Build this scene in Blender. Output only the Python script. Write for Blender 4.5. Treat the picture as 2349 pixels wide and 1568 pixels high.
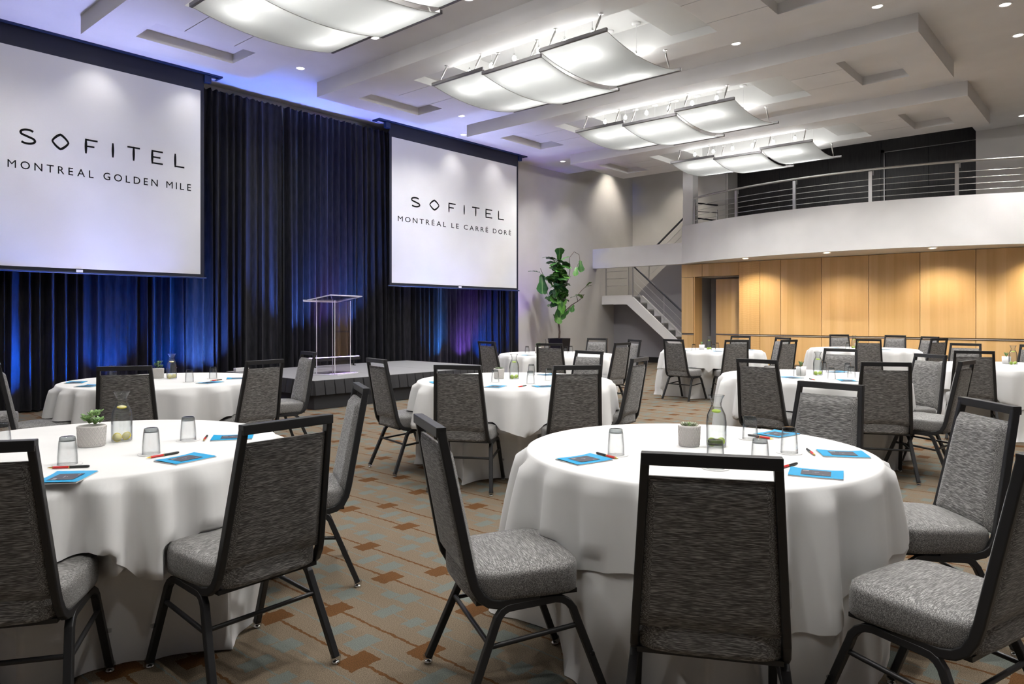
import bpy, math, random
from mathutils import Vector, Matrix, Euler
R = math.radians
sc = bpy.context.scene
for o in list(bpy.data.objects): bpy.data.objects.remove(o)
col = sc.collection
rnd = random.Random(7)

# ------------------------------------------------------------------ camera, world, exposure
CAM_YAW = 41.33
cd = bpy.data.cameras.new('camera'); cam = bpy.data.objects.new('camera', cd); col.objects.link(cam)
cam.location = (0, 0, 1.28); cam.rotation_euler = (R(90), 0, R(CAM_YAW - 90))
cd.sensor_width = 36; cd.lens = 1632 / 2349 * 36; cd.shift_y = -60 / 2349; cd.clip_start = .05; cd.clip_end = 100
sc.camera = cam
w = bpy.data.worlds.new('world'); sc.world = w; w.use_nodes = True
w.node_tree.nodes['Background'].inputs[0].default_value = (1, .96, .9, 1)
w.node_tree.nodes['Background'].inputs[1].default_value = .05
sc.view_settings.view_transform = 'Standard'; sc.view_settings.look = 'None'
sc.view_settings.gamma = 1; sc.view_settings.use_curve_mapping = False
sc.view_settings.exposure = 0.6
sc.cycles.transparent_max_bounces = 14
sc.cycles.max_bounces = 6; sc.cycles.diffuse_bounces = 3; sc.cycles.use_light_tree = False; sc.cycles.glossy_bounces = 2; sc.cycles.transmission_bounces = 3
sc.cycles.caustics_reflective = False; sc.cycles.caustics_refractive = False
sc.cycles.use_adaptive_sampling = True; sc.cycles.adaptive_threshold = .05
sc.cycles.sample_clamp_indirect = 8
P_BULB, P_DOWN, P_WASH, P_LED = 3.4, 165, 17, 300

# ------------------------------------------------------------------ node helpers
def new_mat(name):
    m = bpy.data.materials.new(name); m.use_nodes = True
    nt = m.node_tree; b = nt.nodes['Principled BSDF']
    return m, nt, b
def rgb(r, g, b):
    f = lambda v: ((v / 255 + .055) / 1.055) ** 2.4 if v > 10 else v / 255 / 12.92
    return (f(r), f(g), f(b), 1)
def plain(name, c, rough=.6, metal=0, emit=None, es=1, spec=.5):
    m, nt, b = new_mat(name)
    b.inputs['Base Color'].default_value = c; b.inputs['Roughness'].default_value = rough
    b.inputs['Metallic'].default_value = metal; b.inputs['Specular IOR Level'].default_value = spec
    if emit: b.inputs['Emission Color'].default_value = emit; b.inputs['Emission Strength'].default_value = es
    return m
def N(nt, t, **k):
    n = nt.nodes.new(t)
    for a, v in k.items(): setattr(n, a, v)
    return n
def math_(nt, op, a, b=None, c=None):
    n = N(nt, 'ShaderNodeMath', operation=op)
    for i, v in enumerate((a, b, c)):
        if v is None: continue
        if isinstance(v, (int, float)): n.inputs[i].default_value = v
        else: nt.links.new(v, n.inputs[i])
    return n.outputs[0]
def mixc(nt, fac, a, b):
    n = N(nt, 'ShaderNodeMix', data_type='RGBA')
    for s, v in ((n.inputs[0], fac), (n.inputs[6], a), (n.inputs[7], b)):
        if isinstance(v, (tuple, list, float, int)): s.default_value = v
        else: nt.links.new(v, s)
    return n.outputs[2]
def noise(nt, vec, scale, detail=3, rough=.5):
    n = N(nt, 'ShaderNodeTexNoise'); n.inputs['Scale'].default_value = scale
    n.inputs['Detail'].default_value = detail; n.inputs['Roughness'].default_value = rough
    if vec is not None: nt.links.new(vec, n.inputs['Vector'])
    return n.outputs['Fac']
def mapping(nt, scale=(1, 1, 1), src='Object', rot=(0, 0, 0)):
    t = N(nt, 'ShaderNodeTexCoord'); m = N(nt, 'ShaderNodeMapping')
    m.inputs['Scale'].default_value = scale; m.inputs['Rotation'].default_value = rot
    nt.links.new(t.outputs[src], m.inputs['Vector']); return m.outputs[0]
def ramp(nt, fac, stops):
    n = N(nt, 'ShaderNodeValToRGB'); cr = n.color_ramp
    while len(cr.elements) < len(stops): cr.elements.new(.5)
    for e, (p, c) in zip(cr.elements, stops): e.position = p; e.color = c
    nt.links.new(fac, n.inputs[0]); return n.outputs[0]
def bump(nt, b, h, strength=.2, dist=.002):
    n = N(nt, 'ShaderNodeBump'); n.inputs['Strength'].default_value = strength; n.inputs['Distance'].default_value = dist
    nt.links.new(h, n.inputs['Height']); nt.links.new(n.outputs[0], b.inputs['Normal'])

# ------------------------------------------------------------------ materials
def paint(name, c, amp=.04):
    m, nt, b = new_mat(name); v = mapping(nt, src='Object')
    f = noise(nt, v, 1.3, 2)
    d = tuple(x * (1 - amp) for x in c[:3]) + (1,); e = tuple(min(1, x * (1 + amp)) for x in c[:3]) + (1,)
    nt.links.new(ramp(nt, f, [(.35, d), (.65, e)]), b.inputs['Base Color']); b.inputs['Roughness'].default_value = .75
    b.inputs['Specular IOR Level'].default_value = .25
    return m
M = {}
M['ceiling'] = paint('ceiling_paint', (.72, .71, .705, 1))
M['recess'] = paint('recess_paint', (.60, .60, .59, 1), .01)
M['wall'] = paint('wall_paint', (.58, .56, .535, 1))
M['wallgrey'] = paint('grey_wall_paint', (.36, .35, .37, 1))
M['fascia'] = paint('fascia_paint', (.83, .815, .81, 1))
M['blackwall'] = None
M['steel'] = plain('brushed_steel', (.62, .61, .6, 1), .3, 1)
M['darksteel'] = plain('dark_handrail', (.06, .06, .07, 1), .35, .6)
M['rail_grey'] = plain('grey_channel', (.16, .155, .16, 1), .4, .5)
M['frame'] = plain('black_powder_coat', (.012, .012, .013, 1), .42)
M['black'] = plain('black_plastic', (.01, .01, .011, 1), .5)
M['blackfab'] = plain('black_skirt_cloth', (.03, .03, .033, 1), .7, spec=.3)
M['white'] = plain('white_plastic', (.8, .8, .8, 1), .4)
M['clear'] = None
M['soil'] = None
M['lens'] = plain('downlight_lens', (1, 1, 1, 1), .5, emit=(1, .96, .9, 1), es=6)
M['bulb'] = plain('glowing_bulb', (1, 1, 1, 1), .4, emit=(1, .97, .92, 1), es=14)
M['chrome'] = plain('chrome', (.8, .8, .8, 1), .12, 1)
M['navy'] = plain('navy_housing', (.005, .02, .075, 1), .5)
M['stage'] = None
M['lemon'] = plain('lemon_peel', (.9, .72, .02, 1), .45)
M['lemonflesh'] = plain('lemon_flesh', (.93, .85, .42, 1), .4)
M['lime'] = plain('lime_peel', (.45, .62, .06, 1), .45)
M['red'] = plain('red_lacquer', (.55, .02, .02, 1), .25)
M['gold'] = plain('gold_trim', (.8, .55, .15, 1), .25, 1)
M['paper'] = plain('paper_edge', (.75, .74, .72, 1), .7)
M['screenblack'] = plain('screen_masking', (.008, .01, .022, 1), .7)
M['ink'] = plain('printed_black', (.008, .008, .008, 1), .8, spec=.1)

def m_screen():
    m, nt, b = new_mat('screen_fabric'); v = mapping(nt)
    nt.links.new(ramp(nt, noise(nt, v, 1.2, 2), [(.3, (.74, .74, .74, 1)), (.7, (.8, .8, .8, 1))]), b.inputs['Base Color'])
    b.inputs['Roughness'].default_value = .9; b.inputs['Specular IOR Level'].default_value = .1
    return m
M['screen'] = m_screen()
def m_blackwall():
    m, nt, b = new_mat('ebony_panel'); v = mapping(nt, (1, 6, .6))
    nt.links.new(ramp(nt, noise(nt, v, 5, 5), [(.3, (.010, .009, .010, 1)), (.7, (.028, .026, .027, 1))]), b.inputs['Base Color'])
    b.inputs['Roughness'].default_value = .38
    return m
M['blackwall'] = m_blackwall()
def m_fabric():
    m, nt, b = new_mat('grey_streaked_upholstery')
    v1 = mapping(nt, (16, 300, 300)); v2 = mapping(nt, (30, 520, 520))
    f = math_(nt, 'ADD', math_(nt, 'MULTIPLY', noise(nt, v1, 1.6, 1, .6), .6), math_(nt, 'MULTIPLY', noise(nt, v2, 1.5, 1, .6), .4))
    nt.links.new(ramp(nt, f, [(.38, (.050, .048, .046, 1)), (.5, (.125, .121, .117, 1)), (.64, (.40, .39, .375, 1))]), b.inputs['Base Color'])
    b.inputs['Roughness'].default_value = .62; b.inputs['Specular IOR Level'].default_value = .35
    b.inputs['Sheen Weight'].default_value = .25; b.inputs['Sheen Roughness'].default_value = .4
    bump(nt, b, f, .35, .0015)
    return m
M['fabric'] = m_fabric()
def m_cloth():
    m, nt, b = new_mat('white_table_linen'); v = mapping(nt, (1, 1, 1))
    nt.links.new(ramp(nt, noise(nt, v, 3, 3), [(.3, (.68, .675, .665, 1)), (.7, (.74, .735, .725, 1))]), b.inputs['Base Color'])
    b.inputs['Roughness'].default_value = .85; b.inputs['Specular IOR Level'].default_value = .2
    b.inputs['Sheen Weight'].default_value = .15
    return m
M['cloth'] = m_cloth()
def m_curtain():
    m, nt, b = new_mat('black_velour'); v = mapping(nt, (1, 1, .2))
    nt.links.new(ramp(nt, noise(nt, v, 30, 3), [(.3, (.012, .012, .015, 1)), (.7, (.024, .024, .028, 1))]), b.inputs['Base Color'])
    b.inputs['Roughness'].default_value = .7; b.inputs['Specular IOR Level'].default_value = .12
    b.inputs['Sheen Weight'].default_value = .12; b.inputs['Sheen Roughness'].default_value = .35
    return m
M['curtain'] = m_curtain()
def m_wood(name, a, bb, c, sc_=(6, 6, .35), wave=0):
    m, nt, b = new_mat(name); v = mapping(nt, sc_)
    oi = N(nt, 'ShaderNodeObjectInfo')
    add = N(nt, 'ShaderNodeVectorMath', operation='ADD'); nt.links.new(v, add.inputs[0])
    mul = N(nt, 'ShaderNodeVectorMath', operation='SCALE'); mul.inputs[0].default_value = (37, 53, 11)
    nt.links.new(oi.outputs['Random'], mul.inputs['Scale']); nt.links.new(mul.outputs[0], add.inputs[1])
    f = noise(nt, add.outputs[0], 1.1, 5, .6)
    # veneer leaves: vertical bands
    t = N(nt, 'ShaderNodeTexCoord'); sp = N(nt, 'ShaderNodeSeparateXYZ'); nt.links.new(t.outputs['Object'], sp.inputs[0])
    leaf = math_(nt, 'FLOOR', math_(nt, 'MULTIPLY', math_(nt, 'ADD', sp.outputs[1], sp.outputs[0]), 6.5))
    wn = N(nt, 'ShaderNodeTexWhiteNoise', noise_dimensions='1D'); nt.links.new(leaf, wn.inputs['W'])
    g = math_(nt, 'ADD', math_(nt, 'MULTIPLY', f, .75), math_(nt, 'MULTIPLY', wn.outputs[0], .25))
    if wave:
        wv = N(nt, 'ShaderNodeTexWave', bands_direction='Z'); wv.inputs['Scale'].default_value = 4; wv.inputs['Distortion'].default_value = 6
        wv.inputs['Detail'].default_value = 2
        nt.links.new(mapping(nt, (1, 2.2, 1.6)), wv.inputs['Vector'])
        g = math_(nt, 'ADD', math_(nt, 'MULTIPLY', g, .8), math_(nt, 'MULTIPLY', wv.outputs['Fac'], .12))
    nt.links.new(ramp(nt, g, [(.25, a), (.5, bb), (.75, c)]), b.inputs['Base Color'])
    b.inputs['Roughness'].default_value = .33; b.inputs['Coat Weight'].default_value = .15
    return m
M['maple'] = m_wood('maple_veneer', (.64, .40, .17, 1), (.72, .47, .22, 1), (.78, .54, .28, 1))
M['figured'] = m_wood('figured_maple_veneer', (.64, .39, .16, 1), (.73, .47, .21, 1), (.80, .55, .28, 1), wave=1)
def m_carpet():
    m, nt, b = new_mat('patterned_carpet')
    t = N(nt, 'ShaderNodeTexCoord'); v = t.outputs['Object']
    sp = N(nt, 'ShaderNodeSeparateXYZ'); nt.links.new(v, sp.inputs[0])
    nz = math_(nt, 'MULTIPLY', math_(nt, 'SUBTRACT', noise(nt, v, 38, 2), .5), .022)
    nz2 = math_(nt, 'MULTIPLY', math_(nt, 'SUBTRACT', noise(nt, v, 30, 2, .6), .5), .022)
    X = math_(nt, 'ADD', sp.outputs[0], nz); Y = math_(nt, 'ADD', sp.outputs[1], nz2)
    PU, PV = .61, .585
    def cen(val, c, per):   # wrapped |distance|
        a = math_(nt, 'WRAP', math_(nt, 'SUBTRACT', val, c), per / 2, -per / 2)
        return math_(nt, 'ABSOLUTE', a)
    def patch(u, vv, hu, hv):
        a = math_(nt, 'LESS_THAN', cen(X, 1.604 + u, PU), hu); c = math_(nt, 'LESS_THAN', cen(Y, vv, PV), hv)
        return math_(nt, 'MULTIPLY', a, c)
    def line(u, hw): return math_(nt, 'LESS_THAN', cen(X, 1.604 + u, PU), hw)
    org = None; blu = None
    mx = lambda a, c: c if a is None else math_(nt, 'MAXIMUM', a, c)
    for u, vv, hu, hv in ((0, .417, .068, .052), (.222, .29, .064, .048)): org = mx(org, patch(u, vv, hu, hv))
    for u in (0, .222): org = mx(org, line(u, .0065))
    for u, vv, hu, hv in ((.105, .53, .062, .046), (.105, .11, .075, .034), (.357, .10, .062, .038), (.357, .515, .044, .032),
                          (.357, .39, .056, .048), (.507, .145, .048, .046), (.48, .24, .03, .04)): blu = mx(blu, patch(u, vv, hu, hv))
    for u in (.105, .357, .507): blu = mx(blu, line(u, .004))
    pile = noise(nt, v, 260, 1, .7)
    base = ramp(nt, pile, [(.3, rgb(80, 71, 59)), (.7, rgb(124, 110, 93))])
    oc = ramp(nt, pile, [(.3, rgb(66, 44, 24)), (.7, rgb(98, 67, 38))])
    bc = ramp(nt, pile, [(.3, rgb(78, 82, 78)), (.7, rgb(108, 112, 106))])
    c = mixc(nt, blu, base, bc); c = mixc(nt, org, c, oc)
    nt.links.new(c, b.inputs['Base Color']); b.inputs['Roughness'].default_value = .95; b.inputs['Specular IOR Level'].default_value = .1
    return m
M['carpet'] = m_carpet()
def m_stage():
    m, nt, b = new_mat('grey_stage_carpet'); v = mapping(nt)
    nt.links.new(ramp(nt, noise(nt, v, 160, 3, .7), [(.3, (.16, .157, .16, 1)), (.7, (.30, .295, .30, 1))]), b.inputs['Base Color'])
    b.inputs['Roughness'].default_value = .9
    return m
M['stage'] = m_stage()
def m_thin(name, tint, ior=1.45, edge=.0, dark=1.0):
    m = bpy.data.materials.new(name); m.use_nodes = True; nt = m.node_tree; nt.nodes.clear()
    o = N(nt, 'ShaderNodeOutputMaterial'); tr = N(nt, 'ShaderNodeBsdfTransparent'); gl = N(nt, 'ShaderNodeBsdfGlossy')
    tr.inputs[0].default_value = tint; gl.inputs['Roughness'].default_value = .03; gl.inputs[0].default_value = (.95, .97, 1, 1)
    lw = N(nt, 'ShaderNodeLayerWeight'); lw.inputs[0].default_value = .5
    fr = math_(nt, 'ADD', math_(nt, 'MULTIPLY', math_(nt, 'POWER', lw.outputs['Facing'], edge or 2.4), .6), .03)
    e2 = tuple(x * dark for x in tint[:3]) + (1,)
    nt.links.new(mixc(nt, math_(nt, 'POWER', lw.outputs['Facing'], 3.0), tint, e2), tr.inputs[0])
    mx = N(nt, 'ShaderNodeMixShader'); nt.links.new(fr, mx.inputs[0])
    nt.links.new(tr.outputs[0], mx.inputs[1]); nt.links.new(gl.outputs[0], mx.inputs[2]); nt.links.new(mx.outputs[0], o.inputs[0])
    return m
M['glass'] = m_thin('clear_glass', (.955, .96, .96, 1), 1.5, 3.4, .12)
M['acrylic'] = m_thin('clear_acrylic', (.93, .91, .93, 1), 1.5, 4.5)
M['acryledge'] = plain('polished_acrylic_edge', (.82, .80, .86, 1), .15)
M['clear'] = m_thin('clear_plastic', (.8, .8, .8, 1), 1.6)
def m_solidglass(name, c, ior):
    m, nt, b = new_mat(name); b.inputs['Base Color'].default_value = c; b.inputs['Roughness'].default_value = .01
    b.inputs['Transmission Weight'].default_value = 1; b.inputs['IOR'].default_value = ior
    return m
M['thick'] = m_thin('thick_glass', (.62, .64, .64, 1), 1.5, 3.0, .15)
M['water'] = m_thin('water', (.97, .98, .975, 1), 1.33, 4, .5)
def m_frost():
    m = bpy.data.materials.new('frosted_glass_sheet'); m.use_nodes = True; nt = m.node_tree; nt.nodes.clear()
    o = N(nt, 'ShaderNodeOutputMaterial'); tl = N(nt, 'ShaderNodeBsdfTranslucent'); df = N(nt, 'ShaderNodeBsdfDiffuse'); gl = N(nt, 'ShaderNodeBsdfGlossy')
    tl.inputs[0].default_value = (.86, .88, .87, 1); df.inputs[0].default_value = (.82, .84, .83, 1); gl.inputs['Roughness'].default_value = .25
    a = N(nt, 'ShaderNodeMixShader'); a.inputs[0].default_value = .22
    nt.links.new(tl.outputs[0], a.inputs[1]); nt.links.new(df.outputs[0], a.inputs[2])
    rf = N(nt, 'ShaderNodeBsdfRefraction'); rf.inputs['Roughness'].default_value = .62; rf.inputs['IOR'].default_value = 1.4; rf.inputs[0].default_value = (.9, .92, .91, 1)
    g2 = N(nt, 'ShaderNodeMixShader'); g2.inputs[0].default_value = .5; nt.links.new(a.outputs[0], g2.inputs[1]); nt.links.new(rf.outputs[0], g2.inputs[2])
    c = N(nt, 'ShaderNodeMixShader'); c.inputs[0].default_value = .04; nt.links.new(g2.outputs[0], c.inputs[1]); nt.links.new(gl.outputs[0], c.inputs[2])
    nt.links.new(c.outputs[0], o.inputs[0]); return m
M['frost'] = m_frost()
def m_leaf(name, a, bb, c):
    m, nt, b = new_mat(name); v = mapping(nt, (1, 1, 1)); oi = N(nt, 'ShaderNodeObjectInfo')
    f = math_(nt, 'ADD', math_(nt, 'MULTIPLY', noise(nt, v, 14, 3), .6), math_(nt, 'MULTIPLY', oi.outputs['Random'], .4))
    sp = N(nt, 'ShaderNodeSeparateXYZ'); nt.links.new(N(nt, 'ShaderNodeTexCoord').outputs['Object'], sp.inputs[0])
    vein = math_(nt, 'LESS_THAN', math_(nt, 'ABSOLUTE', sp.outputs[0]), .004)
    cc = mixc(nt, vein, ramp(nt, f, [(.3, a), (.5, bb), (.75, c)]), (.25, .38, .14, 1))
    nt.links.new(cc, b.inputs['Base Color']); b.inputs['Roughness'].default_value = .35
    return m
M['figleaf'] = m_leaf('fig_leaf', (.016, .065, .014, 1), (.045, .17, .03, 1), (.16, .38, .06, 1))
M['jade'] = m_leaf('jade_leaf', (.03, .075, .02, 1), (.09, .19, .05, 1), (.18, .33, .09, 1))
M['sedum'] = m_leaf('grey_green_succulent_leaf', (.09, .12, .07, 1), (.17, .22, .13, 1), (.30, .32, .22, 1))
def m_bark():
    m, nt, b = new_mat('bark'); v = mapping(nt, (1, 1, .25))
    nt.links.new(ramp(nt, noise(nt, v, 60, 4), [(.3, (.055, .035, .028, 1)), (.7, (.16, .12, .10, 1))]), b.inputs['Base Color']); b.inputs['Roughness'].default_value = .85
    return m
M['bark'] = m_bark()
def m_soil():
    m, nt, b = new_mat('potting_soil'); v = mapping(nt)
    nt.links.new(ramp(nt, noise(nt, v, 220, 4), [(.3, (.02, .011, .007, 1)), (.7, (.13, .07, .04, 1))]), b.inputs['Base Color']); b.inputs['Roughness'].default_value = 1
    return m
M['soil'] = m_soil()
M['ceramic'] = plain('matte_white_ceramic', (.62, .59, .565, 1), .55)
M['gloss_ceramic'] = plain('smooth_white_ceramic', (.75, .74, .73, 1), .3)
M['cyan'] = plain('cyan_cover', (.0, .32, .62, 1), .35)
M['slate'] = plain('slate_panel', (.045, .042, .06, 1), .5)
M['silverink'] = plain('silver_ink', (.6, .6, .62, 1), .4)
M['coaster'] = plain('coaster_paper', (.74, .73, .72, 1), .8)
M['coastline'] = plain('coaster_print', (.28, .27, .27, 1), .8)
M['planter'] = plain('black_planter', (.012, .011, .014, 1), .3)
M['baseboard'] = plain('black_baseboard', (.012, .012, .013, 1), .45)
M['tread'] = plain('stone_tread', (.40, .39, .385, 1), .6)
M['riser'] = plain('grey_riser', (.20, .195, .20, 1), .7)
M['tabletop'] = plain('plywood_table', (.4, .28, .16, 1), .6)
M['ledwhite'] = plain('led_diodes', (1, 1, 1, 1), .4, emit=(.55, .40, 1, 1), es=14)
M['soffitlamp'] = plain('soffit_lamp', (1, 1, 1, 1), .4, emit=(1, .85, .6, 1), es=8)
M['chairrail'] = plain('satin_rail', (.42, .37, .33, 1), .4)
M['joint'] = plain('dark_joint', (.08, .075, .07, 1), .9)
M['wirejoint'] = plain('panel_shadow_gap', (.03, .015, .006, 1), .9)

# ------------------------------------------------------------------ mesh builder
class MB:
    def __init__(s): s.v = []; s.f = []; s.sm = []
    def add(s, vs, fs, smooth=False):
        o = len(s.v); s.v += [tuple(p) for p in vs]; s.f += [tuple(i + o for i in f) for f in fs]; s.sm += [smooth] * len(fs); return s
    def box(s, x0, x1, y0, y1, z0, z1, mat=None):
        v = [(x, y, z) for z in (z0, z1) for y in (y0, y1) for x in (x0, x1)]
        if mat: v = [mat @ Vector(p) for p in v]
        return s.add(v, [(0, 2, 3, 1), (4, 5, 7, 6), (0, 1, 5, 4), (2, 6, 7, 3), (0, 4, 6, 2), (1, 3, 7, 5)])
    def prism(s, poly, z0, z1):   # ccw polygon in xy
        n = len(poly); v = [(x, y, z0) for x, y in poly] + [(x, y, z1) for x, y in poly]
        f = [tuple(range(n - 1, -1, -1)), tuple(range(n, 2 * n))] + [(i, (i + 1) % n, n + (i + 1) % n, n + i) for i in range(n)]
        return s.add(v, f)
    def prism_axis(s, poly, a0, a1, axis='x'):   # poly in (y,z), extruded along x
        n = len(poly)
        v = [(a0, p, q) for p, q in poly] + [(a1, p, q) for p, q in poly]
        f = [tuple(range(n - 1, -1, -1)), tuple(range(n, 2 * n))] + [(i, (i + 1) % n, n + (i + 1) % n, n + i) for i in range(n)]
        return s.add(v, f)
    def lathe(s, prof, seg=24, smooth=True, c=(0, 0, 0), cap0=False, cap1=False, sx=1, sy=1):
        v = []; f = []; n = len(prof)
        for r, z in prof:
            for i in range(seg):
                a = 2 * math.pi * i / seg; v.append((c[0] + r * math.cos(a) * sx, c[1] + r * math.sin(a) * sy, c[2] + z))
        for j in range(n - 1):
            for i in range(seg):
                k = (i + 1) % seg; f.append((j * seg + i, j * seg + k, (j + 1) * seg + k, (j + 1) * seg + i))
        s.add(v, f, smooth)
        if cap0: s.add([v[i] for i in range(seg)][::-1], [tuple(range(seg))])
        if cap1: s.add([v[(n - 1) * seg + i] for i in range(seg)], [tuple(range(seg))])
        return s
    def tube(s, pts, r=.01, seg=8, prof=None, up=(0, 0, 1), caps=True, radii=None, smooth=True):
        pts = [Vector(p) for p in pts]; n = len(pts); up = Vector(up)
        if prof is None: prof = [(math.cos(2 * math.pi * i / seg), math.sin(2 * math.pi * i / seg)) for i in range(seg)]; sc_ = r
        else: sc_ = 1
        m = len(prof); vs = []; prev = None
        for i, p in enumerate(pts):
            t = (pts[min(i + 1, n - 1)] - pts[max(i - 1, 0)]).normalized()
            u = up if prev is None else prev
            sd = t.cross(u)
            if sd.length < 1e-4: sd = t.cross(Vector((1, 0, 0)))
            sd.normalize(); nu = sd.cross(t).normalized(); prev = nu
            k = radii[i] if radii else sc_
            vs += [p + sd * (a * k) + nu * (b * k) for a, b in prof]
        f = [(i * m + j, i * m + (j + 1) % m, (i + 1) * m + (j + 1) % m, (i + 1) * m + j) for i in range(n - 1) for j in range(m)]
        s.add(vs, f, smooth)
        if caps: s.add(vs[:m][::-1], [tuple(range(m))]); s.add(vs[-m:], [tuple(range(m))])
        return s
    def grid(s, fn, nu, nv, smooth=True, closed_u=False):
        v = [fn(i / nu, j / nv) for j in range(nv + 1) for i in range(nu + (0 if closed_u else 1))]
        w_ = nu if closed_u else nu + 1
        f = [(j * w_ + i, j * w_ + (i + 1) % w_, (j + 1) * w_ + (i + 1) % w_, (j + 1) * w_ + i) for j in range(nv) for i in range(nu)]
        return s.add(v, f, smooth)
    def mesh(s, name, mat):
        me = bpy.data.meshes.new(name); me.from_pydata(s.v, [], s.f)
        me.polygons.foreach_set('use_smooth', s.sm); me.materials.append(mat); me.update(); return me
    def build(s, name, mat, parent=None, bevel=0, seg=2, loc=None):
        o = bpy.data.objects.new(name, s.mesh(name, mat)); col.objects.link(o)
        if parent: o.parent = parent
        if loc: o.location = loc
        if bevel:
            b = o.modifiers.new('bevel', 'BEVEL'); b.width = bevel; b.segments = seg; b.limit_method = 'ANGLE'; b.angle_limit = R(40)
        return o
RECT = lambda w_, h: [(-w_ + .2 * w_, -h), (w_ - .2 * w_, -h), (w_, -h + .2 * w_), (w_, h - .2 * w_), (w_ - .2 * w_, h), (-w_ + .2 * w_, h), (-w_, h - .2 * w_), (-w_, -h + .2 * w_)]
def tag(o, label=None, cat=None, group=None, kind=None):
    if label: o['label'] = label
    if cat: o['category'] = cat
    if group: o['group'] = group
    if kind: o['kind'] = kind
    return o
def empty(name, loc=(0, 0, 0), rz=0, label=None, cat=None, group=None):
    o = bpy.data.objects.new(name, None); col.objects.link(o); o.location = loc; o.rotation_euler = (0, 0, rz); o.empty_display_size = .1
    return tag(o, label, cat, group)
KIDS = {}
def copy_tree(o, parent=None):
    c = o.copy(); col.objects.link(c); c.parent = parent
    for ch in list(o.children): copy_tree(ch, c)
    return c
def struct(o): o['kind'] = 'structure'; return o
def part(name, mat, parent, fn, **k):
    m = MB(); fn(m); return m.build(name, mat, parent, **k)
def arc(cx, cy, r, a0, a1, n): return [(cx + r * math.cos(R(a0 + (a1 - a0) * i / n)), cy + r * math.sin(R(a0 + (a1 - a0) * i / n))) for i in range(n + 1)]
ORD = ['first', 'second', 'third', 'fourth', 'fifth', 'sixth', 'seventh', 'eighth', 'ninth', 'tenth']
def lamp(name, kind, loc, power, color=(1, 1, 1), size=.05, target=None, angle=70, blend=.7, parent=None, shape=None):
    l = bpy.data.lights.new(name, kind); l.energy = power; l.color = color
    if kind == 'AREA':
        l.shape = 'RECTANGLE' if shape else 'DISK'; l.size = shape[0] if shape else size
        if shape: l.size_y = shape[1]
    else: l.shadow_soft_size = size
    if kind == 'SPOT': l.spot_size = R(angle); l.spot_blend = blend
    o = bpy.data.objects.new(name, l); col.objects.link(o); o.location = loc
    if target is not None: o.rotation_euler = (Vector(target) - Vector(loc)).to_track_quat('-Z', 'Y').to_euler()
    if parent: o.parent = parent
    return o

# ------------------------------------------------------------------ room shell
WB = 11.25          # screen wall
ZC, ZB = 5.0, 4.766  # ceiling, underside of the bulkheads
PITCH, BW = 3.377, 2.25
BOX0 = 3.09
BX = [BOX0 + PITCH * k for k in (-1, 0, 1, 2, 3)]
BB0, BB1 = 2.02, 9.83
OB0, OB1 = 3.87, 8.05
A_END = 15.0
XMIN, YMIN = -3.6, -3.4
part('floor', M['carpet'], None, lambda m: m.box(XMIN, 18.9, YMIN, WB + .1, -.06, 0))
struct(bpy.data.objects['floor'])
def mk_wall(name, fn, mat='wall'): return struct(part(name, M[mat], None, fn))
mk_wall('wall_left', lambda m: m.box(XMIN, 18.4, WB, WB + .2, 0, 6.0))
mk_wall('wall_rear', lambda m: m.box(XMIN - .2, XMIN, YMIN, WB, 0, 5.2), 'wallgrey')
mk_wall('wall_right', lambda m: m.box(XMIN, 18.9, YMIN - .2, YMIN, 0, 6.0), 'wallgrey')
wb_ = mk_wall('wall_back', lambda m: (m.box(18.2, 18.4, 8.33, WB, 0, 6.0)))
# ceiling sheet with holes for the deep light recesses
def ceil(m):
    xs = [XMIN]; hole = []
    for a in BX:
        hole.append((a + .48, a + .48 + 1.27)); xs += list(hole[-1])
    xs.append(15.5)
    for i in range(len(xs) - 1):
        a, b = xs[i], xs[i + 1]
        if any(abs(a - h[0]) < 1e-6 for h in hole):
            m.box(a, b, YMIN, 4.5, ZC, ZC + .05); m.box(a, b, 7.42, WB, ZC, ZC + .05)
        else:
            e = min(b, A_END) if i == len(xs) - 2 else b
            m.box(a, b, YMIN, BB1 + .02, ZC, ZC + .05); m.box(a, e, BB1 + .02, WB, ZC, ZC + .05)
    m.box(15.5, 16.95, YMIN, 2.45, ZC, ZC + .05)
ceiling = struct(part('ceiling', M['ceiling'], None, ceil))
part('upper_ceiling', M['ceiling'], ceiling, lambda m: (m.box(15.0, 18.9, 2.0, WB, 6.0, 6.05), m.box(15.0, 15.05, BB1, WB, ZC + .05, 6.0), m.box(15.5, 15.55, 2.45, BB1, ZC + .05, 6.0), m.box(15.5, 18.9, 2.40, 2.45, ZC + .05, 6.0)))
# bulkheads: soffit boxes with coffers, joints and a stepped light recess
def bulkhead(m, a):
    o0, o1 = a + .48, a + .48 + 1.27
    g1, g2 = o0 + .33, o0 + .97
    t = .09
    # outer frame down to the soffit
    def slab(x0, x1, y0, y1, z0=ZB, z1=ZC): m.box(x0, x1, y0, y1, z0, z1)
    slab(a, o0, BB0, BB1); slab(o1, a + BW, BB0, BB1)
    for (y0, y1, kind) in ((BB0, 2.49, 's'), (2.49, 3.13, 'c'), (3.13, OB0, 'g'), (OB0, OB1, 'o'), (OB1, 8.79, 'g'), (8.79, 9.40, 'c'), (9.40, BB1, 's')):
        if kind == 's': slab(o0, o1, y0, y1)
        elif kind == 'c': slab(o0, o1, y0, y1, 4.896)
        elif kind == 'g':
            slab(o0, g1 - .006, y0, y1, ZB, ZB + .02); slab(g1 + .006, g2 - .006, y0, y1, ZB, ZB + .02); slab(g2 + .006, o1, y0, y1, ZB, ZB + .02); slab(o0, o1, y0, y1, ZB + .02, ZC)
        else:
            slab(o0, o1, OB0, 4.5, 4.876); slab(o0, o1, 7.42, OB1, 4.876)
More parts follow.
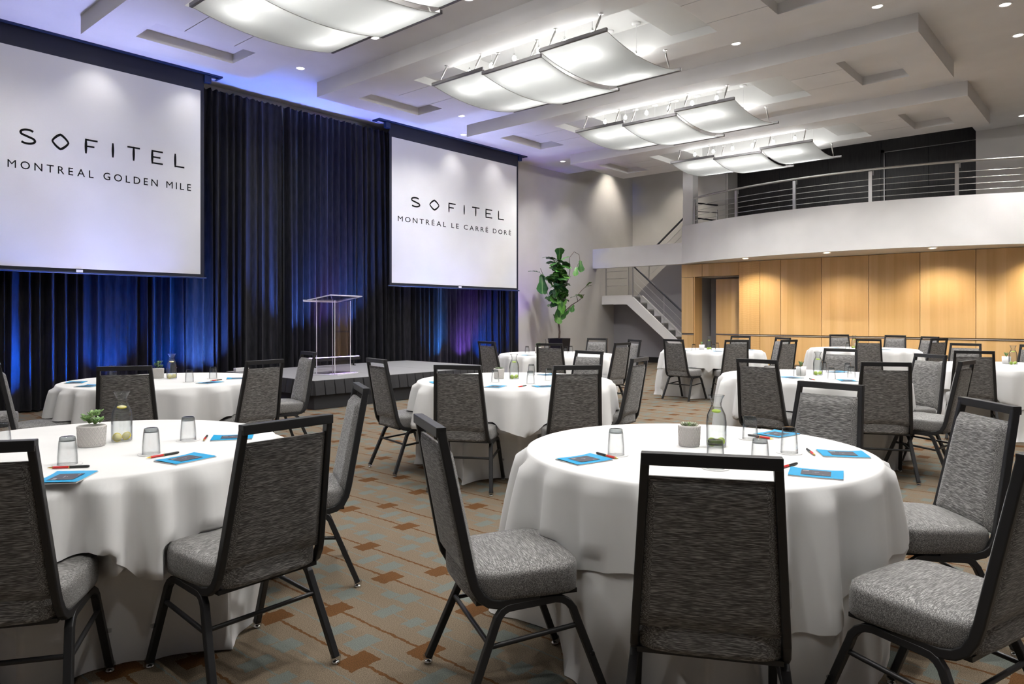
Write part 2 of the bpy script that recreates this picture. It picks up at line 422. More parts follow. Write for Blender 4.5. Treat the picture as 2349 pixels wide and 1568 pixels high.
def recess_liner(m, a):
    o0, o1 = a + .48, a + .48 + 1.27; e = .004
    m.box(o0 - .02, o1 + .02, 4.48, 7.44, 5.125, 5.15)
    m.box(o0 - .02, o0 + e, 4.5, 7.42, ZB + .002, 5.125); m.box(o1 - e, o1 + .02, 4.5, 7.42, ZB + .002, 5.125)
    m.box(o0 + e, o1 - e, 4.48, 4.5 + e, 4.88, 5.125); m.box(o0 + e, o1 - e, 7.42 - e, 7.44, 4.88, 5.125)
    m.box(o0 + e, o1 - e, OB0, 4.5, 4.872, 4.8755); m.box(o0 + e, o1 - e, 7.42, OB1, 4.872, 4.8755)
    m.box(o0, o0 + e, OB0, 4.5, ZB + .002, 4.872); m.box(o1 - e, o1, OB0, 4.5, ZB + .002, 4.872)
    m.box(o0, o0 + e, 7.42, OB1, ZB + .002, 4.872); m.box(o1 - e, o1, 7.42, OB1, ZB + .002, 4.872)
    m.box(o0 + e, o1 - e, OB0, OB0 + e, ZB + .002, 4.872); m.box(o0 + e, o1 - e, OB1 - e, OB1, ZB + .002, 4.872)
for a in BX:
    o = part('bulkhead', M['ceiling'], ceiling, lambda m: bulkhead(m, a))
    part('recess_liner', M['recess'], o, lambda m: recess_liner(m, a))

# ------------------------------------------------------------------ balcony, beam, stairs
BAL_C, BAL_R = (22.41, 4.6), 7.41
def bal(B, off=0):   # A on the bowed front for a given B
    return BAL_C[0] - math.sqrt(max(.01, (BAL_R - off) ** 2 - (B - BAL_C[1]) ** 2))
FB, FT = 2.575, 3.503
balc = empty('balcony', (16, 5, 0), 0, 'bowed white balcony with solid parapet over the maple wall', 'balcony')
def arcB(n=48, b0=8.55, b1=.55, off=0):
    return [(bal(b0 + (b1 - b0) * i / n, off), b0 + (b1 - b0) * i / n) for i in range(n + 1)]
def place(o, e): o.matrix_parent_inverse = e.matrix_basis.inverted(); return o
def fasc(m):
    P = arcB(); Q = [(x + .14, y) for x, y in P]; n = len(P)
    v = [(x, y, z) for z in (FB, FT) for x, y in P] + [(x, y, z) for z in (FB, FT) for x, y in Q]
    f = []
    for i in range(n - 1):
        f += [(i, n + i, n + i + 1, i + 1), (2 * n + i, 2 * n + i + 1, 3 * n + i + 1, 3 * n + i), (n + i, 3 * n + i, 3 * n + i + 1, n + i + 1), (i, i + 1, 2 * n + i + 1, 2 * n + i)]
    f += [(0, 2 * n, 3 * n, n), (n - 1, 2 * n - 1, 4 * n - 1, 3 * n - 1)]
    m.add(v, f, False)
place(part('parapet', M['fascia'], balc, fasc), balc)
place(part('slab', M['fascia'], balc, lambda m: m.prism([(x + .1, y) for x, y in arcB()][::-1] + [(18.8, 8.55), (18.8, .55)], FB + .005, 3.1)), balc)
# railing of the balcony
rl = empty('balcony_railing', (15.2, 4.6, FT), 0, 'curved stainless steel railing with slim bars on the balcony', 'railing')
def RB(o): return place(o, rl)
RB(part('handrail', M['steel'], rl, lambda m: m.tube([(x, y, 4.14) for x, y in arcB(40, 8.12, .6, .06)], .024, 10)))
for z in (3.60, 3.715, 3.83, 3.945):
    RB(part('bar', M['steel'], rl, lambda m: m.tube([(x, y, z) for x, y in arcB(40, 8.12, .6, .06)], .0075, 6)))
for b in (8.10, 6.80, 5.40, 3.93, 2.52, 1.1):
    o = RB(part('post', M['steel'], rl, lambda m: m.box(-.02, .02, -.032, .032, 0, .60), loc=(bal(b, .06), b, FT)))
    o.rotation_euler = (0, 0, math.atan2(b - BAL_C[1], -BAL_R) * 1.0 + math.pi)
    part('bracket', M['steel'], o, lambda m: m.tube([(0, -.05, .52), (0, -.05, .57), (0, -.05, .61)], .008, 6))
# beam in front of the upper flight
bm_ = part('trim_1', M['fascia'], None, lambda m: m.box(16.15, 16.35, 8.55, WB, 2.577, 3.106)); struct(bm_)
struct(part('trim_2', M['fascia'], None, lambda m: m.box(16.2, 16.48, 8.28, 8.55, FT - .05, 6.0)))      # column on the balcony
# stair
st = empty('staircase', (17, 9.6, 0), 0, 'two flight staircase with white stringer and stone treads beyond the fig', 'staircase')
def SP(name, mat, fn, parent=None, **k):
    o = part(name, M[mat], parent or st, fn, **k); return place(o, st) if parent is None else o
ZL, SL = 1.84, .853
def f1(B): return ZL - (10.29 - B) * SL     # top of the lower stringer
def stringer(m, x0, x1):
    poly = [(WB - .02, ZL), (10.29, ZL), (8.40, f1(8.40)), (8.40, 0), (8.43, 0), (10.42, ZL - .247), (WB - .02, ZL - .247)]
    m.prism_axis(poly, x0, x1)
SP('stringer', 'fascia', lambda m: stringer(m, 16.56, 16.62))
SP('stringer', 'fascia', lambda m: stringer(m, 17.14, 17.2))
SP('landing', 'tread', lambda m: m.box(16.62, 18.2, 10.35, WB - .02, ZL - .2, ZL - .02))
n_st = 10; rise = (ZL - .02) / n_st; run = 2.16 / n_st
for i in range(n_st - 1):
    zt = ZL - .02 - rise * (i); b0 = 10.35 - run * i
    if i: SP('tread', 'tread', lambda m: m.box(16.62, 17.14, b0 - .01, b0 + run + .03, zt - .035, zt))
    SP('riser', 'riser', lambda m: m.box(16.62, 17.14, b0 - .012, b0 + .012, zt - rise, zt - .035))
# upper flight with its closed side
def up2(B): return 2.03 + (10.3 - B) * .836
SP('closed_side', 'wallgrey', lambda m: m.prism_axis([(10.62, 0), (10.62, 1.70), (10.3, 2.03), (9.02, 3.1), (8.7, 3.1), (8.7, 0)], 17.2, 17.26))
SP('lower_wall', 'wallgrey', lambda m: m.box(17.2, 17.26, 10.62, WB, 0, 1.62))
for i in range(7):
    b0 = 10.3 - .19 * i; z0 = ZL - .02 + .18 * (i + 1)
    SP('upper_tread', 'tread', lambda m: m.box(17.26, 18.2, b0 - .19, b0 + .02, z0 - .18, z0))
def tube_(name, mat, pts, r, seg=8): return SP(name, mat, lambda m: m.tube(pts, r, seg))
tube_('handrail', 'darksteel', [(16.59, 10.40, ZL + .86), (16.59, 10.29, ZL + .84), (16.59, 8.4, f1(8.4) + .84)], .026)
tube_('handrail', 'darksteel', [(17.23, 10.35, 2.03 + .78), (17.23, 8.75, up2(8.75) + .82)], .026)
for k in (.2, .4, .6):
    tube_('cable', 'steel', [(16.59, 10.25, ZL + k), (16.59, 8.4, f1(8.4) + k)], .006, 5)
    tube_('cable', 'steel', [(16.59, 10.42, ZL + k + .06), (16.59, 11.12, ZL + k + .06)], .007, 5)
    tube_('cable', 'steel', [(17.23, 10.3, 2.03 + k), (17.23, 8.75, up2(8.75) + k)], .006, 5)
for b, z in ((11.1, ZL), (10.37, ZL), (10.24, ZL - .06), (9.3, f1(9.3))):
    tube_('post', 'steel', [(16.59, b, z), (16.59, b, z + .88)], .018 if b > 9.5 else .007, 8)
tube_('post', 'steel', [(17.23, 10.12, 1.98), (17.23, 10.12, 3.0)], .018)
# railing around the stair head, on the balcony
sh = empty('stair_head_railing', (17, 8.3, 3.1), 0, 'short dark railing at the stair head behind the balcony column', 'railing')
for (a0, b0, a1, b1, z) in ((16.5, 8.42, 17.3, 8.15, 4.13), (16.5, 8.42, 17.5, 8.18, 3.75), (16.5, 8.42, 17.2, 8.1, 3.92), (16.5, 8.42, 17.2, 8.1, 3.6)):
    place(part('handrail', M['darksteel'], sh, lambda m: m.tube([(a0, b0, z), (a1, b1, z)], .022 if z in (4.13, 3.75) else .009, 6)), sh)
place(part('post', M['steel'], sh, lambda m: m.tube([(17.2, 8.12, 3.1), (17.2, 8.12, 4.0)], .022, 8)), sh)
# ---------------- maple wall under the balcony
WA = 16.38
mw = struct(part('wall_maple', M['wirejoint'], None, lambda m: (m.box(WA + .03, WA + .16, YMIN, 7.17, 0, FB), m.box(WA + .03, WA + .16, 7.17, 8.36, 2.25, FB), m.box(WA + .03, WA + .16, 8.36, 8.69, 0, FB))))
def wpanel(b0, b1, z0, z1, mat='maple', x=WA):
    return part('panel', M[mat], mw, lambda m: m.box(0, .03, -(b1 - b0) / 2 + .004, (b1 - b0) / 2 - .004, z0 + .003, z1 - .003), bevel=.002, seg=1, loc=(x, (b0 + b1) / 2, 0))
JB = [7.17, 6.659, 6.172, 5.265, 4.297, 3.332, 2.369, 1.40, .43, -.54, -1.5, -2.46, YMIN + .05]
for i in range(len(JB) - 1):
    b1, b0 = JB[i], JB[i + 1]
    wpanel(b0, b1, .10, .80, 'figured' if i == 0 else 'maple'); wpanel(b0, b1, .84, FB, 'figured' if i == 0 else 'maple')
wpanel(8.357, 8.687, .10, .80); wpanel(8.357, 8.687, .84, 2.25); wpanel(8.118, 8.687, 2.25, FB); wpanel(7.17, 8.118, 2.25, FB)
part('chair_rail', M['chairrail'], mw, lambda m: (m.box(WA - .012, WA + .02, YMIN, 7.17, .810, .828), m.box(WA - .012, WA + .02, 8.357, 8.687, .810, .828)))
# recess of the doorway: side cheeks, purple grey end wall and the leaf of maple
part('jamb', M['maple'], mw, lambda m: m.box(WA + .03, WA + .42, 8.33, 8.36, 0, 2.25))
part('recess_wall', M['wallgrey'], mw, lambda m: (m.box(WA + .95, WA + 1.0, 7.3, 8.36, 0, 2.6), m.box(WA + .42, WA + .98, 8.34, 8.36, 0, 2.25)))
part('recess_panel', M['maple'], mw, lambda m: m.box(WA + .5, WA + .53, 7.0, 7.99, .0, 2.2))
part('recess_rail', M['steel'], mw, lambda m: m.box(WA + .485, WA + .5, 7.1, 7.99, .805, .832))
part('recess_soffit', M['fascia'], mw, lambda m: m.box(WA + .03, WA + 1.0, 7.17, 8.33, 2.252, 2.3))
# baseboards
struct(part('baseboard_left', M['baseboard'], None, lambda m: m.box(12.7, 17.2, WB - .02, WB, 0, .15)))
struct(part('baseboard_back', M['baseboard'], None, lambda m: m.box(17.18, 17.2, 8.7, WB - .02, 0, .15)))
struct(part('baseboard_maple', M['baseboard'], None, lambda m: m.box(WA - .01, WA + .03, YMIN, 7.17, 0, .10)))
# upper walls behind the balcony
struct(part('wall_upper', M['wall'], None, lambda m: (m.box(18.2, 18.8, 8.27, 8.32, 3.1, 6.0), m.box(16.95, 18.9, YMIN, 2.45, 3.1, 6.0))))
bw = struct(part('wall_ebony', M['joint'], None, lambda m: m.box(18.83, 18.95, 2.45, 8.3, 3.1, 6.0)))
JK = [8.30, 7.126, 5.878, 4.66]
for i in range(3): part('panel', M['blackwall'], bw, lambda m: m.box(18.80, 18.83, JK[i + 1] + .004, JK[i] - .004, 3.1, 6.0))
part('panel', M['blackwall'], bw, lambda m: m.box(18.80, 18.83, 2.45, 4.652, 5.27, 6.0))
d = empty('door_1', (18.8, 3.65, 3.1)); struct(d)
def DP(n_, mat, fn): return place(part(n_, M[mat], d, fn), d)
DP('door_leaf', 'blackwall', lambda m: m.box(18.815, 18.83, 3.655, 4.58, 3.1, 5.21)); DP('door_leaf', 'blackwall', lambda m: m.box(18.815, 18.83, 2.6, 3.645, 3.1, 5.21))
DP('door_frame', 'blackwall', lambda m: (m.box(18.78, 18.83, 4.58, 4.65, 3.1, 5.27), m.box(18.78, 18.83, 2.5, 4.65, 5.21, 5.27)))
DP('door_trim', 'steel', lambda m: (m.box(18.775, 18.79, 4.575, 4.59, 3.1, 5.22), m.box(18.775, 18.79, 2.5, 4.59, 5.205, 5.22)))
DP('door_handle', 'chrome', lambda m: m.box(18.77, 18.815, 3.60, 3.66, 3.55, 3.70))

# ------------------------------------------------------------------ curtains
rc = random.Random(3)
CB = 11.03
ED = [1.2, 2.95, 4.05, 5.3, 6.55, 7.95, 9.25, 10.9, 12.66]
CNAME = ['left end behind the screen edge', 'under the middle of the left screen', 'by the right end of the left screen', 'just right of the left screen', 'left of the lectern',
         'behind the lectern', 'left edge of the right screen', 'at the right end under the right screen']
for i in range(8):
    a0, a1 = ED[i], ED[i + 1]; nfold = int((a1 - a0) / .125); ph = rc.random() * 6
    wob = [rc.choice((.25, .6, .9, 1.2, 1.5)) for _ in range(nfold + 3)]; sh_ = [rc.uniform(-.06, .06) for _ in range(nfold + 3)]
    def fn(u, v):
        k = u * nfold; j = int(k); t = k - j
        am = wob[j] * (1 - t) + wob[j + 1] * t
        z = .02 + v * 4.85; low = 1 - v
        x = a0 + (a1 - a0) * u + (sh_[j] * (1 - t) + sh_[j + 1] * t) * (.35 + .65 * low) * min(1, min(u, 1 - u) * 12)
        c = math.cos(2 * math.pi * k + ph * 0)
        y = CB - (.045 + .03 * low) * am * (c + .25 * math.cos(4 * math.pi * k + 1)) * (.55 if v > .985 else 1)
        return (x, y, z + (.012 * math.sin(k * 9) if v > .99 else 0))
    m = MB().grid(fn, nfold * 10, 14)
    o = m.build('curtain', M['curtain'])
    tag(o, 'black pleated velour curtain panel ' + CNAME[i], 'curtain', 'black drapes on the screen wall')

# ------------------------------------------------------------------ projection screens
def text_mesh(mb, s, x, z, h, w_=None, Y=0, bold=0):
    cu = bpy.data.curves.new('t', 'FONT'); cu.body = s; cu.size = 1; cu.fill_mode = 'FRONT'; cu.offset = bold; cu.resolution_u = 3
    o = bpy.data.objects.new('t', cu); col.objects.link(o); bpy.context.view_layer.update()
    me = bpy.data.meshes.new_from_object(o.evaluated_get(bpy.context.evaluated_depsgraph_get()))
    bpy.data.objects.remove(o); vs = [v.co for v in me.vertices]
    x0 = min(v.x for v in vs); x1 = max(v.x for v in vs); y0 = 0.0
    cap = CAPH
    k = h / cap; kx = (w_ / (x1 - x0)) if w_ else k
    mb.add([(x + (v.x - x0) * kx, Y, z + v.y * k) for v in vs], [tuple(p.vertices) for p in me.polygons])
    bpy.data.meshes.remove(me); return (x1 - x0) * kx
def cap_height():
    cu = bpy.data.curves.new('t', 'FONT'); cu.body = 'E'; cu.size = 1; cu.fill_mode = 'FRONT'
    o = bpy.data.objects.new('t', cu); col.objects.link(o); bpy.context.view_layer.update()
    me = bpy.data.meshes.new_from_object(o.evaluated_get(bpy.context.evaluated_depsgraph_get())); h = max(v.co.y for v in me.vertices)
    bpy.data.objects.remove(o); return h
CAPH = cap_height()
SY = 10.745
def stroke(mb, pts, wd, Y, closed=False):
    """flat ribbon along pts (x,z) with per point width"""
    n = len(pts); L_, R_ = [], []
    for i, (x, z) in enumerate(pts):
        p = pts[(i - 1) % n] if (closed or i) else pts[i]; q = pts[(i + 1) % n] if (closed or i < n - 1) else pts[i]
        dx, dz = q[0] - p[0], q[1] - p[1]; l = math.hypot(dx, dz) or 1; nx, nz = -dz / l, dx / l
        ww = wd[i] if isinstance(wd, list) else wd
        L_.append((x + nx * ww / 2, Y, z + nz * ww / 2)); R_.append((x - nx * ww / 2, Y, z - nz * ww / 2))
    v = L_ + R_; f = [(i, (i + 1) % n, n + (i + 1) % n, n + i) for i in range(n if closed else n - 1)]
    mb.add(v, f)
def logo(mb, k, xs, z0, h, s, Y):
    # k-th letter of S O F I T E L at centre xs[k]
    t = .027 * (1 + (s - 1) * .35); zb_, zt = z0, z0 + h; hw = .082 * s; x = xs[k]
    def tap(x, za, zb2): stroke(mb, [(x, za + (zb2 - za) * i / 8) for i in range(9)], [t * (.72 + .5 * math.sin(math.pi * i / 8)) for i in range(9)], Y)
    def bar(x0, x1, z): mb.box(x0, x1, Y - .0002, Y + .0002, z - t * .43, z + t * .43)
    if k == 0:
        S = [(x + hw * .93 * math.cos(R(35 + i * 225 / 16)), zt - h * .26 + (h * .26 - t * .4) * math.sin(R(35 + i * 225 / 16))) for i in range(14)]
        S += [(x + hw * math.cos(R(90 - i * 235 / 16)), zb_ + h * .265 + (h * .265 - t * .4) * math.sin(R(90 - i * 235 / 16))) for i in range(3, 17)]
        stroke(mb, S, t * 1.05, Y)
    elif k == 1:
        O = []
        for i in range(48):
            a = 2 * math.pi * i / 48; c, sn = math.cos(a), math.sin(a); p = 1.28
            rr = 1 / (abs(c) ** p + abs(sn) ** p) ** (1 / p); O.append((x + .094 * s * rr * c, (zb_ + zt) / 2 + h * .48 * rr * sn))
        stroke(mb, O, [t * (.85 + .3 * abs(math.sin(2 * math.pi * i / 48))) for i in range(48)], Y, True)
    elif k == 2:
        x -= .07 * s; tap(x, zb_, zt); bar(x - t * .4, x + .145 * s, zt - t / 2); bar(x, x + .105 * s, zb_ + h * .5)
    elif k == 3: tap(x, zb_, zt)
    elif k == 4: tap(x, zb_, zt); bar(x - .085 * s, x + .085 * s, zt - t / 2)
    elif k == 5:
        x -= .07 * s; tap(x, zb_, zt)
        for zz, ln in ((zt - t / 2, .15), (zb_ + h * .5, .115), (zb_ + t / 2, .15)): bar(x - t * .4, x + ln * s, zz)
    else: x -= .065 * s; tap(x, zb_, zt); bar(x - t * .4, x + .135 * s, zb_ + t / 2)
def spaced(s, x0, x1, z, h, Y, st_=1):
    m0 = MB(); wds = [0 if c == ' ' else text_mesh(m0, c, 0, 0, h, None, 0) * st_ for c in s]
    space = h * .75 * st_; gap = ((x1 - x0) - sum(wds) - space * s.count(' ')) / (len(s) - 1 - s.count(' '))
    x = x0; out = []
    for c, wd in zip(s, wds):
        if c == ' ': x += space; continue
        out.append(lambda m, c=c, x=x, wd=wd: text_mesh(m, c, x, z, h, wd, Y, 0 if c == 'M' else .006)); x += wd + gap
    return out
def screen(a0, a1, label, tagx, logo_x, lz, lh, ls, line, lx0, lx1, l2z, l2h):
    e = empty('projection_screen', ((a0 + a1) / 2, SY, 4.9), 0, label, 'projection screen', 'projection screens hung before the drapes')
    P = lambda n_, mat, fn, **k: place(part(n_, M[mat], e, fn, **k), e)
    z0, z1 = 1.915, 4.715
    P('fabric', 'screen', lambda m: m.box(a0, a1, SY, SY + .004, z0, z1))
    P('masking', 'screenblack', lambda m: (m.box(a0 - .055, a0, SY, SY + .004, z0 - .05, 4.98), m.box(a1, a1 + .055, SY, SY + .004, z0 - .05, 4.98), m.box(a0, a1, SY, SY + .004, z1, 4.98), m.box(a0, a1, SY, SY + .004, z0 - .05, z0)))
    P('weight_bar', 'navy', lambda m: m.tube([(a0 - .09, SY, z0 - .055), (a1 + .09, SY, z0 - .055)], .014, 10))
    P('pull_tab', 'white', lambda m: m.box(tagx - .04, tagx + .04, SY - .012, SY - .001, z0 - .052, z0 - .012))
    h = P('housing', 'navy', lambda m: (m.box(a0 - .33, a1 + .33, SY - .05, SY - .01, 4.975, 5.0), m.box(a0 - .33, a1 + .33, SY + .05, SY + .17, 4.975, 5.0), m.box(a0 - .33, a0 - .29, SY - .01, SY + .05, 4.975, 5.0), m.box(a1 + .29, a1 + .33, SY - .01, SY + .05, 4.975, 5.0)))
    P('housing_strip', 'white', lambda m: m.box(a0 - .27, a1 + .27, SY + .06, SY + .11, 4.962, 4.975))
    for x in (a0 - .16, a1 + .05): P('end_bracket', 'navy', lambda m: m.box(x, x + .11, SY - .03, SY + .05, 4.86, 4.97), bevel=.006)
    for i in range(7): P('letter', 'ink', lambda m: logo(m, i, logo_x, lz, lh, ls, SY - .002))
    for fn in spaced(line, lx0, lx1, l2z, l2h, SY - .002, ls): P('letter', 'ink', fn)
screen(1.362, 5.015, 'left projection screen, reads MONTREAL GOLDEN MILE under a black wordmark', 3.36, [2.762, 3.135, 3.51, 3.779, 4.053, 4.377, 4.70], 3.488, .20, 1.0, 'MONTREAL GOLDEN MILE', 2.545, 4.87, 3.165, .098)
screen(8.725, 12.378, 'right projection screen beside the fig, reads MONTRÉAL LE CARRÉ DORÉ', 10.55, [9.322, 9.826, 10.326, 10.678, 11.031, 11.444, 11.844], 3.43, .20, 1.33, 'MONTRÉAL LE CARRÉ DORÉ', 8.875, 12.18, 3.115, .098)

# ------------------------------------------------------------------ stage, lectern, LED bars
SA0, SA1, SB0, SB1, SZ = 5.48, 9.2, 8.40, 10.86, .40
sg = empty('stage', (7.3, 9.6, 0), 0, 'low portable stage with grey carpet top and black pleated skirt', 'stage')
P = lambda n_, mat, fn, **k: place(part(n_, M[mat], sg, fn, **k), sg)
for i in range(3):
    x0 = SA0 + i * (SA1 - SA0) / 3; x1 = x0 + (SA1 - SA0) / 3
    P('deck_panel', 'stage', lambda m: m.box(x0 + .002, x1 - .002, SB0, SB1, SZ - .04, SZ), bevel=.004, seg=1)
def skirt(m, z0, z1, off, amp, flare):
    path = [(SA0 - off, SB1), (SA0 - off, SB0 - off), (SA1 + off, SB0 - off), (SA1 + off, SB1)]
    pts = []
    for (p, q) in zip(path[:-1], path[1:]):
        L_ = math.hypot(q[0] - p[0], q[1] - p[1]); n = int(L_ / .16); nx, ny = (q[1] - p[1]) / L_, -(q[0] - p[0]) / L_
        if (p[0] - 7.3) * nx + (p[1] - 9.6) * ny < 0: nx, ny = -nx, -ny
        for i in range(n):
            for t, d_ in ((0, 0), (.06, 1), (.5, 1.15), (.94, 1), (.97, .1)):
                k = (i + t) / n; pts.append((p[0] + (q[0] - p[0]) * k, p[1] + (q[1] - p[1]) * k, nx, ny, d_))
    v = []; f = []; n = len(pts)
    for z, fl in ((z1, 0), ((z0 + z1) / 2, .6), (z0, 1)):
        v += [(x + nx * (amp * d_ * (.3 + fl) + flare * fl), y + ny * (amp * d_ * (.3 + fl) + flare * fl), z) for x, y, nx, ny, d_ in pts]
    for j in range(2): f += [(j * n + i, j * n + i + 1, (j + 1) * n + i + 1, (j + 1) * n + i) for i in range(n - 1)]
    m.add(v, f)
P('skirt', 'blackfab', lambda m: skirt(m, .20, .395, .012, .024, .01))
P('drape', 'blackfab', lambda m: (m.box(SA0 - .004, SA0 + .0, SB0, SB1, .005, .37), m.box(SA0, SA1, SB0 - .004, SB0, .005, .37), m.box(SA1, SA1 + .004, SB0, SB1, .005, .37)))
jb = part('stage_edge_block', M['white'], None, lambda m: (m.box(-.11, .11, -.04, .04, 0, .055)), bevel=.004, loc=(5.66, 10.72, SZ)); tag(jb, 'small block standing in for the bare stage edge, lit purple, rear left corner', 'box')  # added block stands in for the exposed stage frame side at this corner
# lectern (clear acrylic)
le = empty('lectern', (6.33, 9.18, SZ), R(20), 'clear acrylic lectern with slanted top standing on the stage', 'lectern')
part('base', M['acrylic'], le, lambda m: m.box(-.27, .27, -.26, .26, 0, .018))
part('base_edge', M['acryledge'], le, lambda m: (m.box(-.272, .272, -.263, -.26, 0, .018), m.box(-.273, -.27, -.26, .26, 0, .018), m.box(.27, .273, -.26, .26, 0, .018)))
part('front_panel', M['acrylic'], le, lambda m: m.box(-.2, .2, -.165, -.153, .018, 1.10)); 
part('side_panel', M['acrylic'], le, lambda m: m.box(-.2, -.188, -.153, .16, .018, 1.13)); part('side_panel', M['acrylic'], le, lambda m: m.box(.188, .2, -.153, .16, .018, 1.13))
for x, y in ((-.2, -.165), (.2, -.165), (-.2, .16), (.2, .16)):
    part('panel_edge', M['acryledge'], le, lambda m: m.box(x - .004, x + .004, y - .004, y + .004, .018, 1.11))
tp = part('reading_top', M['acrylic'], le, lambda m: m.box(-.41, .41, -.24, .24, -.006, .006), loc=(0, 0, 1.14)); tp.rotation_euler = (R(-10), 0, 0)
part('top_edge', M['acryledge'], tp, lambda m: (m.box(-.413, .413, -.246, -.24, -.008, .008), m.box(-.413, .413, .24, .246, -.008, .02), m.box(-.416, -.41, -.24, .24, -.008, .008), m.box(.41, .416, -.24, .24, -.008, .008)))
def led_bar(loc, ln, label, cols, up=.33, aim=1.0):
    e = empty('led_light_bar', loc, 0, label, 'stage light', 'led wash lights at the drapes')
    part('housing', M['black'], e, lambda m: m.box(-ln / 2, ln / 2, -.035, .035, .10, .16), bevel=.006)
    part('diode_strip', M['ledwhite'], e, lambda m: m.box(-ln / 2 + .02, ln / 2 - .02, -.022, .022, .158, .166))
    for x in (-ln * .38, ln * .38): part('foot', M['black'], e, lambda m: (m.box(x - .015, x + .015, -.05, .05, 0, .012), m.box(x - .012, x + .012, -.012, .012, .012, .11)))
    n = len(cols)
    for i, c in enumerate(cols):
        x = loc[0] - ln / 2 + ln * (i + .5) / n
        lamp('led_beam', 'SPOT', (x, loc[1], loc[2] + .19), P_LED * c[3], c[:3], .03, (x + c[4], loc[1] + up, 4.9) if up else (x + c[4], 11.03, aim), 62 if up else 62, .9)
BLUE = (.0, .13, 1.0); CYAN = (.03, .28, 1); PURP = (.34, .16, 1)
LAV = (.44, .48, 1); BWH = (.08, .24, 1)
led_bar((7.26, 10.50, SZ), 1.05, 'glowing purple led bar on the stage behind the lectern', [BWH + (2.2, -.35), PURP + (.8, 0), BWH + (1.6, .25)], 0, 2.4)
led_bar((3.55, 10.50, 0), .7, 'led bar on the floor under the left screen', [BLUE + (1.7, -1.3), BLUE + (1.5, -.6), BLUE + (1.1, .0)], 0)
led_bar((4.75, 10.50, 0), .7, 'led bar on the floor under the right end of the left screen', [BLUE + (1.0, .0), BWH + (1.5, .25)], 0)
led_bar((10.6, 10.50, 0), 1.05, 'led bar on the floor under the right screen', [CYAN + (1.6, -.3), PURP + (.9, .3), BLUE + (.9, .9)], 0)
led_bar((3.75, 10.30, 0), .6, 'led bar on the floor before the left screen', [LAV + (1.15, -1.1), LAV + (1.0, .4)], -.35)
led_bar((9.80, 10.40, 0), .8, 'led bar on the floor right of the stage', [LAV + (1.15, -.9), LAV + (1.15, .9)], -.35)
led_bar((13.0, 10.6, 0), .6, 'short led bar on the floor between drapes and fig', [PURP + (.35, .2)])

# ------------------------------------------------------------------ glass ceiling panels with pendant bulbs
BOXN = ['unseen rear bulkhead', 'nearest bulkhead', 'second bulkhead', 'third bulkhead', 'farthest bulkhead']
PB = [(4.50, 5.47, 0), (5.45, 6.43, -.06), (6.42, 7.39, 0)]
PN = ['end panel toward the room', 'lower middle panel', 'end panel toward the drapes']
HS = .864; ZR = 4.506
def glass_panel():
    e = empty('glass_ceiling_panel')
    L_ = .97
    def sheet(u, v):
        x = -HS + 2 * HS * u; return (x, -L_ / 2 + L_ * v, -.012 - .105 * (1 - (x / HS) ** 2))
    MB().grid(sheet, 20, 2).build('glass_sheet', M['frost'], e)
    for s in (-1, 1):
        part('channel', M['rail_grey'], e, lambda m: m.box(s * HS - .018, s * HS + .018, -L_ / 2 - .01, L_ / 2 + .01, -.022, .022), bevel=.004, seg=1)
        for b in (-.33, .33):
            o = part('hanger_rod', M['steel'], e, lambda m: (m.tube([(s * HS, b, .02), (s * (HS - .028), b, .08)], .006, 6), m.tube([(s * (HS - .028), b, .08), (s * (HS - .11), b, .225)], .012, 8), m.tube([(s * (HS - .11), b, .225), (s * (HS - .12), b, .258)], .005, 6)))
            part('hanger_plate', M['steel'], o, lambda m: m.lathe([(0, .256), (.03, .256), (.03, .26)], 12, c=(s * (HS - .12), b, 0)))
    for v in (0, 1): part('edge_strip', M['recess'], e, lambda m: m.tube([sheet(i / 20, v) for i in range(21)], .005, 4))
    return e
proto = glass_panel(); first = True
def pendant():
    e = empty('pendant_bulb')
    part('canopy', M['white'], e, lambda m: m.lathe([(0, -.022), (.055, -.022), (.06, -.012), (.06, 0)], 16))
    part('cord', M['white'], e, lambda m: m.tube([(0, 0, -.02), (0, 0, -.37)], .003, 5))
    part('socket', M['chrome'], e, lambda m: m.lathe([(0, -.365), (.010, -.37), (.014, -.405), (0, -.405)], 8))
    part('bulb', M['bulb'], e, lambda m: m.lathe([(.011, -.405), (.024, -.42), (.03, -.442), (.024, -.463), (.01, -.472), (0, -.473)], 10))
    return e
pend = pendant(); pfirst = True
for k, a in enumerate(BX):
    cx = a + BW / 2
    for j, (b0, b1, dz) in enumerate(PB):
        o = proto if first else copy_tree(proto); first = False
        o.location = (cx, (b0 + b1) / 2, ZR + dz)
        tag(o, 'curved frosted glass light panel, ' + PN[j] + ' of the ' + BOXN[k], 'ceiling light', 'suspended glass light panels')
        for s in (-1, 1):     # hangers of the lowered panel reach further
            pass
    for row, dx in enumerate((-.5, .5)):
        for j in range(6):
            b = 4.945 + .417 * j
            if k:
                o = pend if pfirst else copy_tree(pend); pfirst = False
                o.location = (cx + dx, b, 5.125)
                tag(o, '%s pendant bulb from the room end, %s row, %s' % (ORD[j], 'near' if row == 0 else 'far', BOXN[k]), 'pendant lamp', 'bulbs above the glass panels')
            if k or j in (1, 4): lamp('bulb_light', 'POINT', (cx + dx, b, 4.615), P_BULB * (1 if k else 3), (1, .99, .97), .03)
for o in (proto,):
    pass

